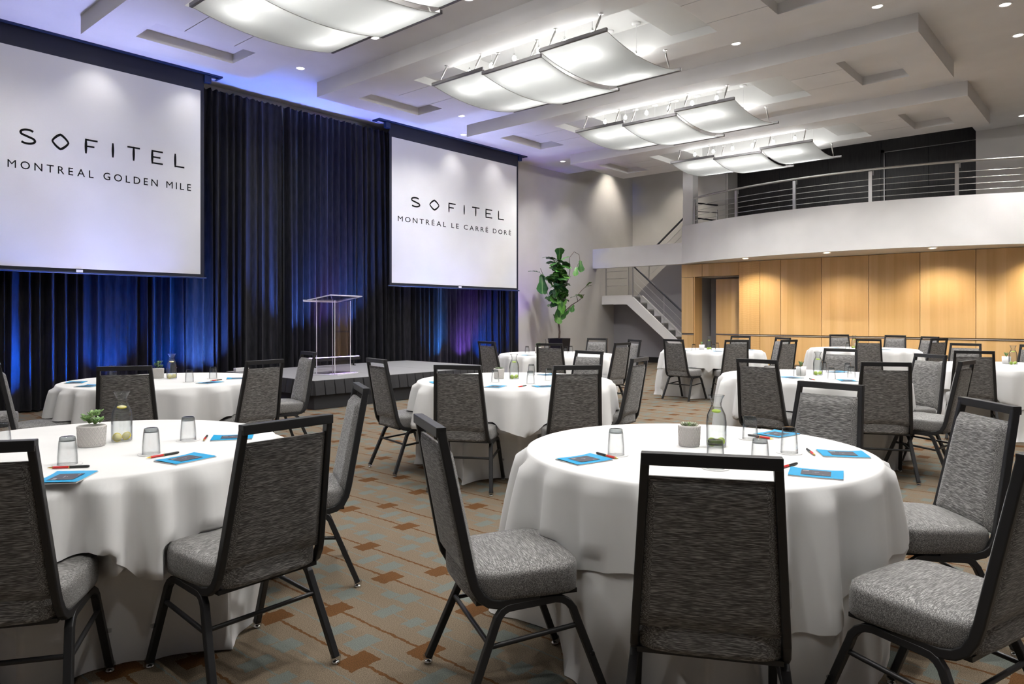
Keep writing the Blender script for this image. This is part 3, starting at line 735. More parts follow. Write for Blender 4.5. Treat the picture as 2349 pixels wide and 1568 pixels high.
# ------------------------------------------------------------------ recessed downlights
def downlight(loc, label, mat='lens', group='recessed ceiling downlights', tilt=(0, 0)):
    e = empty('downlight', loc, 0, label, 'downlight', group)
    part('trim_ring', M['white'], e, lambda m: m.lathe([(.058, .0), (.058, -.006), (.075, -.008), (.08, 0)], 24))
    part('lamp_face', M[mat], e, lambda m: m.lathe([(.0, -.002), (.05, -.002), (.058, .0)], 20))
    return e
DLA = [3.575, 4.845, 6.95, 8.23, 10.32, 11.60, 13.68, 14.90]
for i, a in enumerate(DLA):
    downlight((a, 10.40, ZC), '%s downlight from the left, ceiling strip before the screens' % ORD[i])
    lamp('downlight_beam', 'SPOT', (a, 10.40, ZC - .03), P_WASH * (3.5 if i > 5 else 1), (1, .98, .96), .04, (a, 10.75, 0), 95, 1)
for a, nm, pw in ((5.93, 'first', .9), (9.32, 'second', 1.1), (12.70, 'third', 1.35)):
    for j, b in enumerate((9.45, 7.66, 5.89, 4.12, 2.35)):
        downlight((a, b, ZC), 'downlight in the %s gap between bulkheads, %s from the drapes' % (nm, ORD[j]))
        lamp('downlight_beam', 'SPOT', (a, b, ZC - .03), P_DOWN * pw, (1, .98, .955), .05, (a, b, 0), 140, 1)
for i, a in enumerate((3.5, 4.8, 6.95, 8.2, 10.28, 11.52, 13.65, 14.9)):
    downlight((a, 1.19, ZC), '%s downlight from the camera, open ceiling beyond the bulkhead ends' % ORD[i])
    lamp('downlight_beam', 'SPOT', (a, 1.19, ZC - .03), P_DOWN, (1, .98, .955), .05, (a, 1.19, 0), 140, 1)
def plain_down(x, y, z): part('downlight_body', M['lens'], ceiling, lambda m: m.lathe([(0, -.002), (.058, -.002), (.075, -.008), (.08, 0)], 20), loc=(x, y, z))
for a, b in ((2.5, 9.4), (2.5, 7.66), (2.5, 5.89), (2.5, 4.12), (2.5, 2.35), (.5, 1.19), (1.8, 1.19), (-1, 6), (-1, 3), (.5, -1), (4, -1), (8, -1), (12, -1)):
    plain_down(a, b, ZC)
    lamp('downlight_beam', 'SPOT', (a, b, ZC - .03), P_DOWN * .6, (1, .98, .955), .05, (a, b, 0), 140, 1)
downlight((16.2, 1.61, ZC), 'downlight above the right end of the balcony')
for i, (a, b) in enumerate(((15.61, 6.68), (15.31, 4.82), (15.57, 2.95), (15.9, 1.2))):
    if i < 3: downlight((a, b, FB), '%s small lamp in the underside of the balcony from the doorway' % ORD[i], 'soffitlamp', 'lamps under the balcony')
    lamp('soffit_beam', 'SPOT', (a, b, FB - .03), 80, (1, .86, .62), .04, (a + .55, b, 0), 125, .8)
# stairwell and balcony lights (unseen lamps added overhead to brighten this area)
for a, b, p_ in ((16.9, 10.7, 170), (17.4, 9.5, 120), (17.6, 7.0, 20), (17.6, 4.5, 20), (16.4, .8, 60)):
    z = 5.95 if b > 2.4 else 4.95
    plain_down(a, b, z + .05)
    lamp('downlight_beam', 'SPOT', (a, b, z), p_, (1, .93, .82), .06, (a, b + (.25 if b > 9 else 0), 0), 80, .8)

# ------------------------------------------------------------------ banquet chairs
def make_chair():
    e = empty('banquet_chair')
    # back frame: uprights with J curve + top rail, rail centre at y=-.30, z=.93
    def upright(s):
        prof = [(-.297, .915), (-.21, .47)]
        a = [(-.21, .47), (-.198, .425), (-.178, .39), (-.15, .37), (-.115, .362), (.02, .368)]
        pts = [prof[0]] + a
        xs = lambda z: .162 + (.915 - z) / (.915 - .37) * .036
        return [(s * xs(max(z, .37)), y, z) for y, z in pts]
    def bf(m):
        pr = RECT(.015, .0115)
        for s in (-1, 1):
            m.tube(upright(s), prof=[(q * 1.0, p) for p, q in pr], up=(0, 1, 0), smooth=False)
        m.box(-.173, .173, -.315, -.282, .898, .93)
    part('back_frame', M['frame'], e, bf, bevel=.003, seg=2)
    # upholstered back
    def pad(m):
        nu, nv = 14, 16
        def pt(u, v, side):
            z = .442 + v * .425; hw = .1515 + (.915 - z) / .545 * .036
            x = (2 * u - 1) * hw
            yc = -.207 - (z - .47) * (.09 / .445)
            ed = min(1, min(u, 1 - u) * 9) ; ev = min(1, min(v, 1 - v) * 12); k = math.sqrt(max(0, 1 - (1 - ed) ** 2)) * math.sqrt(max(0, 1 - (1 - ev) ** 2))
            return (x, yc + (.006 + .026 * k if side > 0 else -.004 - .013 * k), z)
        m.grid(lambda u, v: pt(u, v, 1), nu, nv); m.grid(lambda u, v: pt(1 - u, v, -1), nu, nv)
        def rim(t):
            t = t % 1 * 4; k = int(t); q = t - k
            return [(q, 0), (1, q), (1 - q, 1), (0, 1 - q)][k]
        m.grid(lambda u, v: pt(*rim(u), 1 if v > .5 else -1), 48, 1, False, True)
    part('backrest', M['fabric'], e, pad)
    # seat cushion
    def cush(m):
        n = 40; prof = []
        def outline(k):
            a = 2 * math.pi * k / n; c, s = math.cos(a), math.sin(a); p = 5.0
            rr = 1 / (abs(c) ** p + abs(s) ** p) ** (1 / p); y = -.015 + .195 * rr * s; x = rr * c * (.205 + .02 * (y + .2) / .39)
            return x, y
        lev = [(.95, .372), (.99, .376), (1.0, .39), (1.003, .415), (1.0, .44), (.985, .452), (.95, .459), (.82, .466), (.45, .472), (0.02, .473)]
        v = []; f = []
        for s, z in lev:
            for k in range(n):
                x, y = outline(k); zz = z + (.012 * (y * s + .2) / .4 if z > .42 else .0)
                v.append((x * s, -.015 + (y + .015) * s, zz))
        for j in range(len(lev) - 1):
            f += [(j * n + i, j * n + (i + 1) % n, (j + 1) * n + (i + 1) % n, (j + 1) * n + i) for i in range(n)]
        f.append(tuple(range(n - 1, -1, -1))); f.append(tuple((len(lev) - 1) * n + i for i in range(n)))
        m.add(v, f, True)
    part('seat', M['fabric'], e, cush)
    part('seat_pan', M['frame'], e, lambda m: m.box(-.19, .19, -.19, .16, .362, .376))
    pr = RECT(.012, .0125)
    def legpts(s, front):
        if front:
            a = [(-.02, .352)] + [(.075 + .075 * math.sin(R(t)), .277 + .08 * math.cos(R(t))) for t in (0, 20, 40, 60, 80)] + [(.253, .022)]
            return [(s * (.198 + (.36 - z) * .05), y, z) for y, z in a]
        a = [(-.02, .352), (-.065, .350)] + [(-.075 - .055 * math.sin(R(t)), .29 + .06 * math.cos(R(t))) for t in (15, 35, 60)] + [(-.247, .022)]
        return [(s * (.198 + (.36 - z) * .105), y, z) for y, z in a]
    for s in (-1, 1):
        for fr in (0, 1):
            P_ = legpts(s, fr)
            o = part('leg', M['frame'], e, lambda m: m.tube(P_, prof=[(q, p) for p, q in pr], up=(0, 1, 0), smooth=False))
            x, y, z = P_[-1]
            part('glide', M['clear'], o, lambda m: m.lathe([(.017, .008), (.019, .03), (.0165, .034)], 10, c=(x, y, 0), cap0=False))
            part('glide_base', M['chrome'], o, lambda m: m.lathe([(0, 0), (.014, 0), (.016, .005), (.012, .010), (0, .012)], 10, c=(x, y, 0)))
            if fr: part('bumper', M['clear'], o, lambda m: m.tube([(x + s * .004, y - .055, .17), (x + s * .019, y - .055, .17)], .008, 8))
    def at(s, fr, z):
        P_ = legpts(s, fr)
        for p, q in zip(P_[1:], P_[2:]):
            if p[2] >= z >= q[2]: t = (p[2] - z) / (p[2] - q[2]); return tuple(p[i] + (q[i] - p[i]) * t for i in range(3))
    for s in (-1, 1): part('stretcher', M['frame'], e, lambda m: m.tube([at(s, 0, .235), at(s, 1, .262)], .0085, 8))
    part('stretcher', M['frame'], e, lambda m: m.tube([at(-1, 0, .245), at(1, 0, .245)], .0085, 8))
    return e
chair0 = make_chair(); cf = True
# rail centre (x, y), facing in degrees, label
CH = [
 (1.68, .81, 28, 'nearest chair, back to the camera, at the front right table'),
 (1.61, 1.79, -29, 'chair seen side on, left of the front right table'),
 (2.37, .17, 74, 'chair cut by the right frame edge at the front right table'),
 (3.48, .46, 131, 'chair facing the camera on the right side of the front right table'),
 (3.90, 1.21, 171, 'chair across the front right table, pad facing the camera'),
 (5.62, 2.31, -4, 'chair left of the middle right table, dark back to the camera'),
 (5.91, 1.43, 25, 'chair at the near side of the middle right table, back to the camera'),
 (7.40, 1.42, 146, 'light padded chair facing the camera right of the middle right table'),
 (6.52, 1.00, 84, 'chair seen edge on, near right side of the middle right table'),
 (8.27, 1.21, 14, 'chair, back to the camera, at the right edge table'),
 (10.45, 1.62, 175, 'chair facing the camera across the right edge table'),
 (10.45, .90, 168, 'chair cut by the right frame edge behind the right edge table'),
 (8.02, 2.38, 176, 'chair facing the camera across the middle right table'),
 (11.31, 2.97, 17, 'chair with dark back at the near side of the farthest table'),
 (13.72, 4.10, 215, 'left one of two chairs facing the camera behind the farthest table'),
 (13.80, 3.19, 180, 'right one of two chairs facing the camera behind the farthest table'),
 (13.30, 2.56, 148, 'chair angled left at the right rear of the farthest table'),
 (12.23, 2.23, 62, 'dark backed chair at the right front of the farthest table'),
 (11.30, 4.22, 150, 'light padded chair at the right rear of the doorway table'),
 (10.28, 3.75, 72, 'dark backed chair at the right front of the doorway table'),
 (11.70, 5.09, 183, 'chair facing the camera behind the doorway table'),
 (9.75, 4.30, 42, 'chair, back to the camera, right of centre at the doorway table'),
 (9.39, 5.11, -6, 'chair, back to the camera, left of the doorway table'),
 (6.94, 6.56, -6, 'chair on the left of the fig side table'),
 (6.96, 5.50, 20, 'chair, back to the camera, at the fig side table'),
 (5.87, 4.13, 176, 'chair facing the camera across the centre table'),
 (4.09, 2.98, 50, 'chair, back to the camera, at the right front of the centre table'),
 (9.10, 6.25, 190, 'chair facing the camera behind the fig side table'),
 (7.76, 4.94, 88, 'dark backed chair at the right front of the fig side table'),
 (8.96, 5.50, 152, 'chair seen nearly edge on at the right rear of the fig side table'),
 (5.18, 3.13, 100, 'chair seen edge on at the right of the centre table'),
 (3.63, 4.67, -13, 'chair in front of the stage corner left of the centre table'),
 (3.54, 3.63, 30, 'chair, back to the camera, at the near side of the centre table'),
 (1.94, 5.30, 58, 'chair, back to the camera, at the rear left table'),
 (1.44, 6.34, -12, 'chair cut by the left frame edge at the rear left table'),
 (1.32, 7.36, -45, 'chair whose seat alone shows left of the rear left table'),
 (2.94, 5.19, 98, 'dark backed chair at the right front of the rear left table'),
 (3.92, 6.10, 168, 'chair seen edge on before the stage right of the rear left table'),
 (2.20, 2.95, 152, 'chair seen edge on in the aisle right of the front left table'),
 (1.31, 2.16, 92, 'chair, large back to the camera, right front of the front left table'),
 (.48, 2.44, 56, 'chair cut by the left frame edge at the front left table'),
]
CHP = []
for x, y, f, lab in CH:
    if 'fig side' in lab or 'doorway' in lab: x, y = x * 1.022, y * 1.022
    if 'farthest' in lab: x, y = x * 1.03, y * 1.03
    if 'right edge table' in lab: x, y = x * 1.02, y * 1.02
    o = chair0 if cf else copy_tree(chair0); cf = False
    fx, fy = math.cos(R(f)), math.sin(R(f))
    o.location = (x + .30 * fx, y + .30 * fy, 0); o.rotation_euler = (0, 0, R(f - 90))
    tag(o, 'grey banquet ' + lab, 'chair', 'grey banquet chairs with black frames')
    CHP.append((x + .475 * fx, y + .475 * fy, fx, fy))

# ------------------------------------------------------------------ tables with two cloths
TB = {'T1': (2.74, 1.39, .705, 'front right table'), 'T2': (1.11, 3.38, .75, 'front left table'), 'T3': (2.65, 6.30, .82, 'rear left table'),
      'T4': (4.64, 4.05, .84, 'centre table'), 'T5': (8.20, 6.35, .83, 'fig side table'), 'T6': (10.80, 5.18, .78, 'doorway table'),
      'T7': (6.78, 2.27, .80, 'middle right table'), 'T8': (12.92, 3.48, .83, 'farthest table'), 'T9': (9.60, 1.06, .80, 'right edge table')}
OLD = {'T5': (7.93, 6.10), 'T6': (10.46, 4.98), 'T8': (12.55, 3.26), 'T9': (9.40, 1.42)}
ZT = .725
def on(key, x, y):
    if key in OLD: return x - OLD[key][0] + TB[key][0], y - OLD[key][1] + TB[key][1]
    return x * 1.057, y * 1.057
def cloth_mesh(cx, cy, Rr, seed, hem, floor, ztop):
    rg = random.Random(seed); n = 264
    nf = rg.choice((20, 21, 22)); p1, p2, p3 = (rg.random() * 6.28 for _ in range(3))
    rot = rg.random() * 6.28
    def fold(th):
        w_ = .5 + .5 * math.sin(nf * th + 1.6 * math.sin(3 * th + p1) + .9 * math.sin(5 * th + p3) + p2)
        return w_ * w_ * (3 - 2 * w_) * (.65 + .35 * math.sin(4 * th + p3))
    near = []
    for (sx, sy, fx, fy) in CHP:
        d_ = math.hypot(sx - cx, sy - cy)
        if d_ < Rr + .30:
            feet = []
            for q in (-1, 1):
                kx, ky = sx - .02 * fx - q * .205 * fy - cx, sy - .02 * fy + q * .205 * fx - cy      # knee under the seat front
                ex, ey = sx + .085 * fx - q * .215 * fy - cx, sy + .085 * fy + q * .215 * fx - cy     # foot
                feet.append((kx, ky, ex, ey))
            near.append((math.atan2(sy - cy, sx - cx), d_, feet))
    def limit(th, z):
        lim = 9.
        for ac, d_, feet in near:
            da = abs((th - ac + math.pi) % (2 * math.pi) - math.pi) * Rr
            if da < .34 and .31 < z < .55:
                k = max(0, (da - .19) / .09); up = max(0, (z - .478) / .03 if floor else (z - .47) / .015, (.37 - z) / .06); lim = min(lim, d_ - .01 + .4 * k * k + .4 * up ** 1.5)
            if z < .40:
                t = 1 - z / .36
                for kx, ky, ex, ey in feet:
                    lx, ly = kx + (ex - kx) * max(0, t), ky + (ey - ky) * max(0, t); rl2 = math.hypot(lx, ly)
                    dl = abs((th - math.atan2(ly, lx) + math.pi) % (2 * math.pi) - math.pi) * Rr
                    if dl < .25: lim = min(lim, rl2 - .03 + 4 * max(0, dl - .045) ** 2 + .6 * max(0, (z - .36) / .04))
        return lim
    v = []; f = []; rows = []
    for r in (.001, .3, .6, .9, .975): rows.append(('t', r))
    for d_ in (0, .5, 1): rows.append(('e', d_))
    nd = 12
    for i in range(1, nd + 1): rows.append(('d', i / nd))
    for kind, q in rows:
        for i in range(n):
            th = 2 * math.pi * i / n; c, s = math.cos(th), math.sin(th)
            if kind == 't': r, z = Rr * q, ztop
            elif kind == 'e': r = Rr - .012 + .014 * math.sin(q * math.pi / 2); z = ztop - .014 * (1 - math.cos(q * math.pi / 2))
            else:
                if floor: L_ = ztop - .018
                else: L_ = hem + .07 * math.cos(4 * (th - rot)) + .02 * math.sin(7 * th + p3)
                if not floor:
                    for ac, d_, feet in near:
                        da = abs((th - ac + math.pi) % (2 * math.pi) - math.pi) * Rr
                        if d_ < Rr + .015 and da < .42: L_ = min(L_, ztop - .014 - .487 + max(0, (da - .23)) * 1.1)
                h = q * L_; z = ztop - .014 - h
                g = min(1, h / .55)
                amp = (.026 + .115 * g ** .6) * (1.0 if floor else .95)
                r = Rr + .002 + amp * fold(th) + .02 * g + (0 if floor else .006) + .012 * g * math.sin(5 * th + p1)
                if floor and q > .93: r += .02 * (q - .93) / .07
                lim = limit(th, z) + (0 if floor else .007)
                if r > lim: r = lim
                if not floor: z += .008 * g * math.sin(nf * th + p2)
            v.append((r * c, r * s, z))
    m = len(rows)
    for j in range(m - 1): f += [(j * n + i, j * n + (i + 1) % n, (j + 1) * n + (i + 1) % n, (j + 1) * n + i) for i in range(n)]
    f = [tuple(reversed(t)) for t in f]
    f.append(tuple(i for i in range(n)))
    mb = MB(); mb.add(v, f, True); return mb
for key, (x, y, r, nm) in TB.items():
    sd = int(key[1]) * 13
    t = empty('round_table', (x, y, 0), 0, 'round folding banquet table hidden under the cloths of the ' + nm, 'table', 'round banquet tables')
    part('tabletop', M['tabletop'], t, lambda m: m.lathe([(0, .688), (r - .015, .688), (r - .012, .712), (0, .712)], 40, False))
    for q in range(4): part('leg', M['frame'], t, lambda m: m.tube([(.38 * math.cos(q * 1.5708 + .78), .38 * math.sin(q * 1.5708 + .78), z) for z in (0, .688)], .014, 8))
    u = cloth_mesh(x, y, r - .006, sd, 0, True, ZT - .006).build('tablecloth', M['cloth'], loc=(x, y, 0))
    tag(u, 'white floor length cloth on the ' + nm, 'tablecloth', 'floor length tablecloths')
    u = cloth_mesh(x, y, r, sd, .33 + .02 * (sd % 3), False, ZT).build('table_overlay', M['cloth'], loc=(x, y, 0))
    tag(u, 'white overlay cloth with raised hem on the ' + nm, 'tablecloth', 'overlay cloths')

# ------------------------------------------------------------------ things on the tables
def make_glass():
    e = empty('water_glass')
    part('wall', M['glass'], e, lambda m: (m.lathe([(.0335, .0), (.033, .03), (.0285, .088), (.025, .096)], 24), m.lathe([(.0315, .0), (.031, .03), (.0265, .086)], 24), m.lathe([(.0315, 0), (.0335, 0)], 24)))
    part('base', M['thick'], e, lambda m: m.lathe([(0, .086), (.0262, .086), (.0272, .092), (.0255, .101), (.022, .103), (0, .1025)], 24))
    return e
def make_carafe(kind):
    e = empty('water_carafe')
    prof = [(.038, .0), (.0415, .006), (.042, .02), (.042, .105), (.038, .135), (.028, .158), (.0215, .172), (.021, .184), (.026, .203), (.0315, .214), (.033, .217)]
    part('body', M['glass'], e, lambda m: (m.lathe(prof, 32), m.lathe([(r - .0018, z) for r, z in prof[1:]], 32)))
    part('lip', M['glass'], e, lambda m: m.lathe([(.0345, .215), (.0345, .2185), (.031, .2185), (.0312, .215)], 32))
    wp = [(0, .006), (.036, .006), (.0388, .012), (.0395, .025), (.0395, .103), (.0355, .133), (.0255, .156), (.0215, .166), (0, .166)]
    part('water', M['water'], e, lambda m: m.lathe(wp, 32))
    pe, fl = ('lemon', 'lemonflesh') if kind == 'lemon' else ('lime', 'lime')
    for (x, y, z, rx, rz) in ((-.018, -.012, .02, 75, 20), (.018, -.016, .024, 60, -30), (.0, .002, .150, 12, 10)):
        o = part('citrus_slice', M[pe], e, lambda m: m.lathe([(.0, -.002), (.0185, -.002), (.0195, 0), (.0185, .002), (0, .002)], 20), loc=(x, y, z)); o.rotation_euler = (R(rx), 0, R(rz))
        part('flesh', M[fl], o, lambda m: m.lathe([(0, -.0026), (.0165, -.0024), (.0165, .0024), (0, .0026)], 20))
    return e
def make_pot(kind):
    e = empty('potted_succulent')
    if kind == 'smooth':
        part('pot', M['gloss_ceramic'], e, lambda m: m.lathe([(0, 0), (.036, 0), (.042, .004), (.045, .085), (.041, .085), (.040, .07), (0, .07)], 32))
    else:
        prof = [(0, 0), (.041, 0), (.043, .004)] + [(.043 + .0035 * i / 8, .004 + .084 * i / 8) for i in range(1, 9)] + [(.0435, .089), (.0425, .075), (0, .075)]
        o = part('pot', M['ceramic'], e, lambda m: m.lathe(prof, 40))
        def lat(m):
            for k in range(22):
                for s in (-1, 1):
                    pts = []
                    for i in range(9):
                        t = i / 8; a = 2 * math.pi * (k / 22) + s * t * 2 * math.pi * 3.2 / 22; r = .0432 + .0035 * t; pts.append((r * math.cos(a), r * math.sin(a), .006 + .078 * t))
                    m.tube(pts, .0017, 4, caps=False)
        part('lattice_relief', M['ceramic'], o, lat)
    part('soil', M['soil'], e, lambda m: m.lathe([(.0425, .077), (.02, .081), (0, .082)], 20))
    rg = random.Random(len(kind)); mb = MB()
    def leaf(base, dirv, ln, wd, th):
        d_ = Vector(dirv).normalized(); s = d_.cross(Vector((0, 0, 1)))
        if s.length < .05: s = Vector((1, 0, 0))
        s.normalize(); n_ = s.cross(d_)
        rows = [(0, .25), (.25, .75), (.55, 1), (.8, .75), (.95, .35), (1, .04)]; vs = []
        for t, k in rows:
            c = Vector(base) + d_ * (ln * t) + Vector((0, 0, 1)) * (ln * .18 * t * t)
            vs += [c + s * (wd * k * math.cos(a)) + n_ * (th * k * math.sin(a)) for a in (0, 1.05, 2.09, 3.14, 4.19, 5.24)]
        m_ = len(rows); mb.add(vs, [(j * 6 + i, j * 6 + (i + 1) % 6, (j + 1) * 6 + (i + 1) % 6, (j + 1) * 6 + i) for j in range(m_ - 1) for i in range(6)] + [tuple((m_ - 1) * 6 + i for i in range(6))], True)
    if kind == 'jade':
        for st_ in range(9):
            a = st_ * 2.4; l = .02 + .018 * (st_ % 3); tip = Vector((.030 * math.cos(a) * (st_ % 4 + 1) / 3, .030 * math.sin(a) * (st_ % 4 + 1) / 3, .085 + l))
            for q in range(7):
                b = q * 2.4 + a; leaf(tip - Vector((0, 0, .006 * (q % 3))), (math.cos(b), math.sin(b), .45 + .25 * (q % 3)), rg.uniform(.018, .026), .0075, .0028)
        mat = 'jade'
    elif kind == 'smooth':
        for q in range(16):
            b = q * 2.4; leaf((0, 0, .078), (math.cos(b) * .5, math.sin(b) * .5, .9), rg.uniform(.035, .06), .005, .002)
        mat = 'jade'
    else:
        for cx_, cy_ in ((-.018, -.006), (.016, -.012), (0, .018), (.02, .014), (-.02, .016)):
            for q in range(15):
                b = q * 2.4; t = q / 15; leaf((cx_, cy_, .081 + .008 * (1 - t)), (math.cos(b), math.sin(b), .9 - .75 * t), .012 + .011 * t, .0062, .0025)
        mat = 'sedum'
    mb.build('succulent_leaves', M[mat], e); return e
def make_coaster():
    e = empty('coaster'); part('disc', M['coaster'], e, lambda m: m.lathe([(0, .0), (.050, .0), (.050, .0012), (0, .0012)], 32, False))
    part('ring_print', M['coastline'], e, lambda m: [m.lathe([(r, .0014), (r + .0007, .0014)], 40) for r in (.0485, .034)] + [m.lathe([(r, .0014), (r + .0012, .0014)], 16) for r in (.008,)])
    return e
def make_notebook():
    e = empty('notebook'); W_, H_ = .0875, .0675
    part('pages', M['paper'], e, lambda m: m.box(-W_, W_, -H_, H_, .0, .0035))
    c = part('cover', M['cyan'], e, lambda m: m.grid(lambda u, v: ((2 * u - 1) * W_, (2 * v - 1) * H_, .004 + .004 * (abs(2 * u - 1)) ** 3 * (.4 + .6 * v)), 10, 2))
    part('title_panel', M['slate'], c, lambda m: m.grid(lambda u, v: ((2 * u - 1) * W_ * .55, (2 * v - 1) * H_ * .6, .0052 + .0003), 6, 1))
    def pr(m):
        for x0, y0, w_, n_ in ((-.043, .026, .02, 3), (-.012, .004, .022, 1), (-.004, -.005, .006, 1), (.02, -.03, .022, 1)):
            for q in range(n_): m.box(x0, x0 + w_, y0 - q * .004, y0 - q * .004 + .0018, .0056, .0058)
    tag(part('printing', M['silverink'], c, pr), kind='stuff')
    return e
def make_pen():
    e = empty('pen')
    part('barrel', M['red'], e, lambda m: m.tube([(-.05, 0, .005), (.002, 0, .005)], .0045, 10))
    part('tip', M['gold'], e, lambda m: m.tube([(-.068, 0, .005), (-.055, 0, .005), (-.05, 0, .005)], .0045, 10, radii=[.0008, .0032, .0045]))
    part('ring', M['gold'], e, lambda m: m.tube([(.002, 0, .005), (.005, 0, .005)], .0048, 10))
    part('cap', M['black'], e, lambda m: m.tube([(.005, 0, .005), (.06, 0, .005), (.066, 0, .005), (.07, 0, .005)], .0047, 10, radii=[.0047, .0047, .0044, .003]))
    return e
PR = {'water_glass': make_glass(), 'lemon': make_carafe('lemon'), 'lime': make_carafe('lime'), 'jade': make_pot('jade'), 'rosette': make_pot('rosette'), 'smooth': make_pot('smooth'),
      'coaster': make_coaster(), 'notebook': make_notebook(), 'pen': make_pen()}
USED = set()
def put(kind, x, y, label, cat, group, rz=0, dz=0, sc_=None):
    src = PR[kind]; o = src if kind not in USED else copy_tree(src); USED.add(kind)
    o.location = (x, y, ZT + .0006 + dz); o.rotation_euler = (0, 0, R(rz))
    if sc_: o.scale = sc_
    return tag(o, label, cat, group)
view = lambda x, y: math.degrees(math.atan2(y, x)) - 90     # turns local -y toward the camera
# table: pot kind + spot, carafe kind + spot, glasses with place words, notebooks (x, y, angle, words), pens
IT = {
 'T1': (('rosette', 2.632, 1.361), ('lime', 2.690, 1.272),
        [(2.276, 1.479, 'at the left of the potted succulent'), (2.948, 1.241, 'behind and right of the carafe'), (2.747, 1.002, 'beside the right hand notebooks'), (2.300, 1.091, 'just above the nearest chair rail'), (2.425, .985, 'second from the right')],
        [(2.115, 1.511, -14, 'lone one at the left'), (2.846, .838, -60, 'far right'), (2.434, .80, -74, 'nearest the front right edge'), (3.130, 1.198, -12, 'at the back behind the glasses')],
        [(2.221, 1.481, 72, 'on the left notebook side'), (2.795, .937, 32, 'left of the far right notebook'), (2.486, .912, -8, 'behind the front right notebook'), (3.0, 1.215, 75, 'by the back notebook')]),
 'T2': (('jade', 1.034, 3.164), ('lemon', 1.160, 3.200),
        [(1.124, 2.814, 'in front of the carafe'), (1.351, 3.007, 'right of the carafe'), (.850, 2.838, 'beside the left chair rail'), (.784, 3.390, 'at the left frame edge')],
        [(1.164, 2.612, 12, 'at the front of the table'), (1.503, 2.920, -32, 'behind the large chair rail'), (.775, 2.60, 50, 'partly hidden by the left chair')],
        [(1.133, 2.734, 10, 'behind the front notebook'), (1.412, 2.980, 58, 'upright to the viewer by the right notebook'), (.83, 2.763, -36, 'above the left notebook')]),
 'T3': (('jade', 2.532, 6.194), ('lemon', 2.590, 6.070), [(2.545, 5.642, 'in front of the carafe'), (2.817, 5.807, 'at the right'), (2.322, 6.60, 'seen through the chair back gap')],
        [(1.93, 6.25, 60, 'rear left'), (1.90, 5.87, 40, 'front left'), (2.62, 5.45, 20, 'front centre'), (2.95, 5.65, -30, 'right')], [(2.08, 6.10, 40, 'left'), (2.74, 5.60, 20, 'right')]),
 'T4': (('rosette', 4.396, 4.011), ('lime', 4.450, 3.890), [(4.145, 3.822, 'at the left before the pot'), (4.219, 3.520, 'front centre'), (4.545, 3.598, 'front right'), (4.844, 4.031, 'rear centre')],
        [(3.86, 3.56, 20, 'front left'), (4.12, 3.30, -30, 'front right'), (4.96, 3.93, -10, 'rear'), (3.80, 4.10, 60, 'far left')], [(4.0, 3.42, 10, 'front'), (5.0, 3.80, 40, 'rear')]),
 'T5': (('jade', 7.921, 6.438), ('lime', 7.74, 6.12), [(7.814, 6.560, 'left'), (8.097, 6.056, 'front right'), (8.341, 6.147, 'far right'), (8.347, 6.331, 'rear right')],
        [(7.36, 6.16, 80, 'left'), (8.281, 5.74, 10, 'right')], [(7.50, 6.02, 70, 'left')]),
 'T6': (('smooth', 10.40, 5.13), ('lime', 10.60, 5.10), [(10.118, 5.129, 'left'), (10.327, 4.891, 'centre'), (10.90, 5.10, 'rear')],
        [(9.95, 5.20, 70, 'left'), (10.10, 4.70, 40, 'front'), (10.83, 4.50, 10, 'right')], [(10.9, 4.9, 40, 'rear')]),
 'T7': (('smooth', 6.374, 2.222), ('lime', 6.500, 2.120), [(6.270, 2.218, 'before the white pot'), (6.907, 2.204, 'behind the carafe'), (6.190, 1.909, 'front'), (6.896, 1.987, 'rear right'), (6.432, 1.823, 'right')],
        [(6.08, 2.20, 60, 'left'), (6.10, 1.76, 30, 'front'), (6.97, 2.10, -20, 'rear')], [(6.0, 2.0, 40, 'front left'), (6.6, 1.55, 50, 'right')]),
 'T8': (('smooth', 12.75, 3.40), ('lime', 12.62, 3.42), [(12.40, 3.46, 'left'), (12.185, 2.994, 'right')], [(12.45, 3.62, 60, 'left'), (12.344, 2.85, 20, 'right')], []),
 'T9': (('smooth', 9.75, 1.50), ('lime', 9.60, 1.42), [(9.75, 1.20, 'left'), (9.45, 1.00, 'front'), (9.80, 1.00, 'rear right')], [(9.098, 1.137, 30, 'front'), (9.85, 1.25, 0, 'rear')], [(9.6, 1.0, 30, 'right')]),
}
for key, (pot, car, gls, nbs, pens) in IT.items():
    nm = TB[key][3]; sp = {'jade': 'jade plant in a white lattice pot', 'rosette': 'rosette succulents in a white lattice pot', 'smooth': 'spiky succulent in a plain white pot'}[pot[0]]
    pot = (pot[0],) + on(key, *pot[1:]); car = (car[0],) + on(key, *car[1:])
    put(pot[0], pot[1], pot[2], sp + ' on the ' + nm, 'potted plant', 'potted succulents', rz=view(pot[1], pot[2]), sc_=(1.18, 1, 1) if key == 'T2' else (1, 1, 1))
    put(car[0], car[1], car[2], 'glass water carafe with %s slices on the %s' % (car[0], nm), 'carafe', 'water carafes', rz=view(car[1], car[2]))
    for x, y, wd in gls:
        x, y = on(key, x, y)
        put('coaster', x, y, 'coaster under the glass %s on the %s' % (wd, nm), 'coaster', 'paper coasters', rz=view(x, y))
        put('water_glass', x, y, 'upturned glass %s on the %s' % (wd, nm), 'glass', 'upturned water glasses', dz=.0016)
    for x, y, an, wd in nbs: put('notebook', *on(key, x, y), 'cyan notebook, %s on the %s' % (wd, nm), 'notebook', 'cyan notebooks', rz=an)
    for x, y, an, wd in pens: put('pen', *on(key, x, y), 'red and black pen, %s, %s' % (wd, nm), 'pen', 'red and black pens', rz=an)

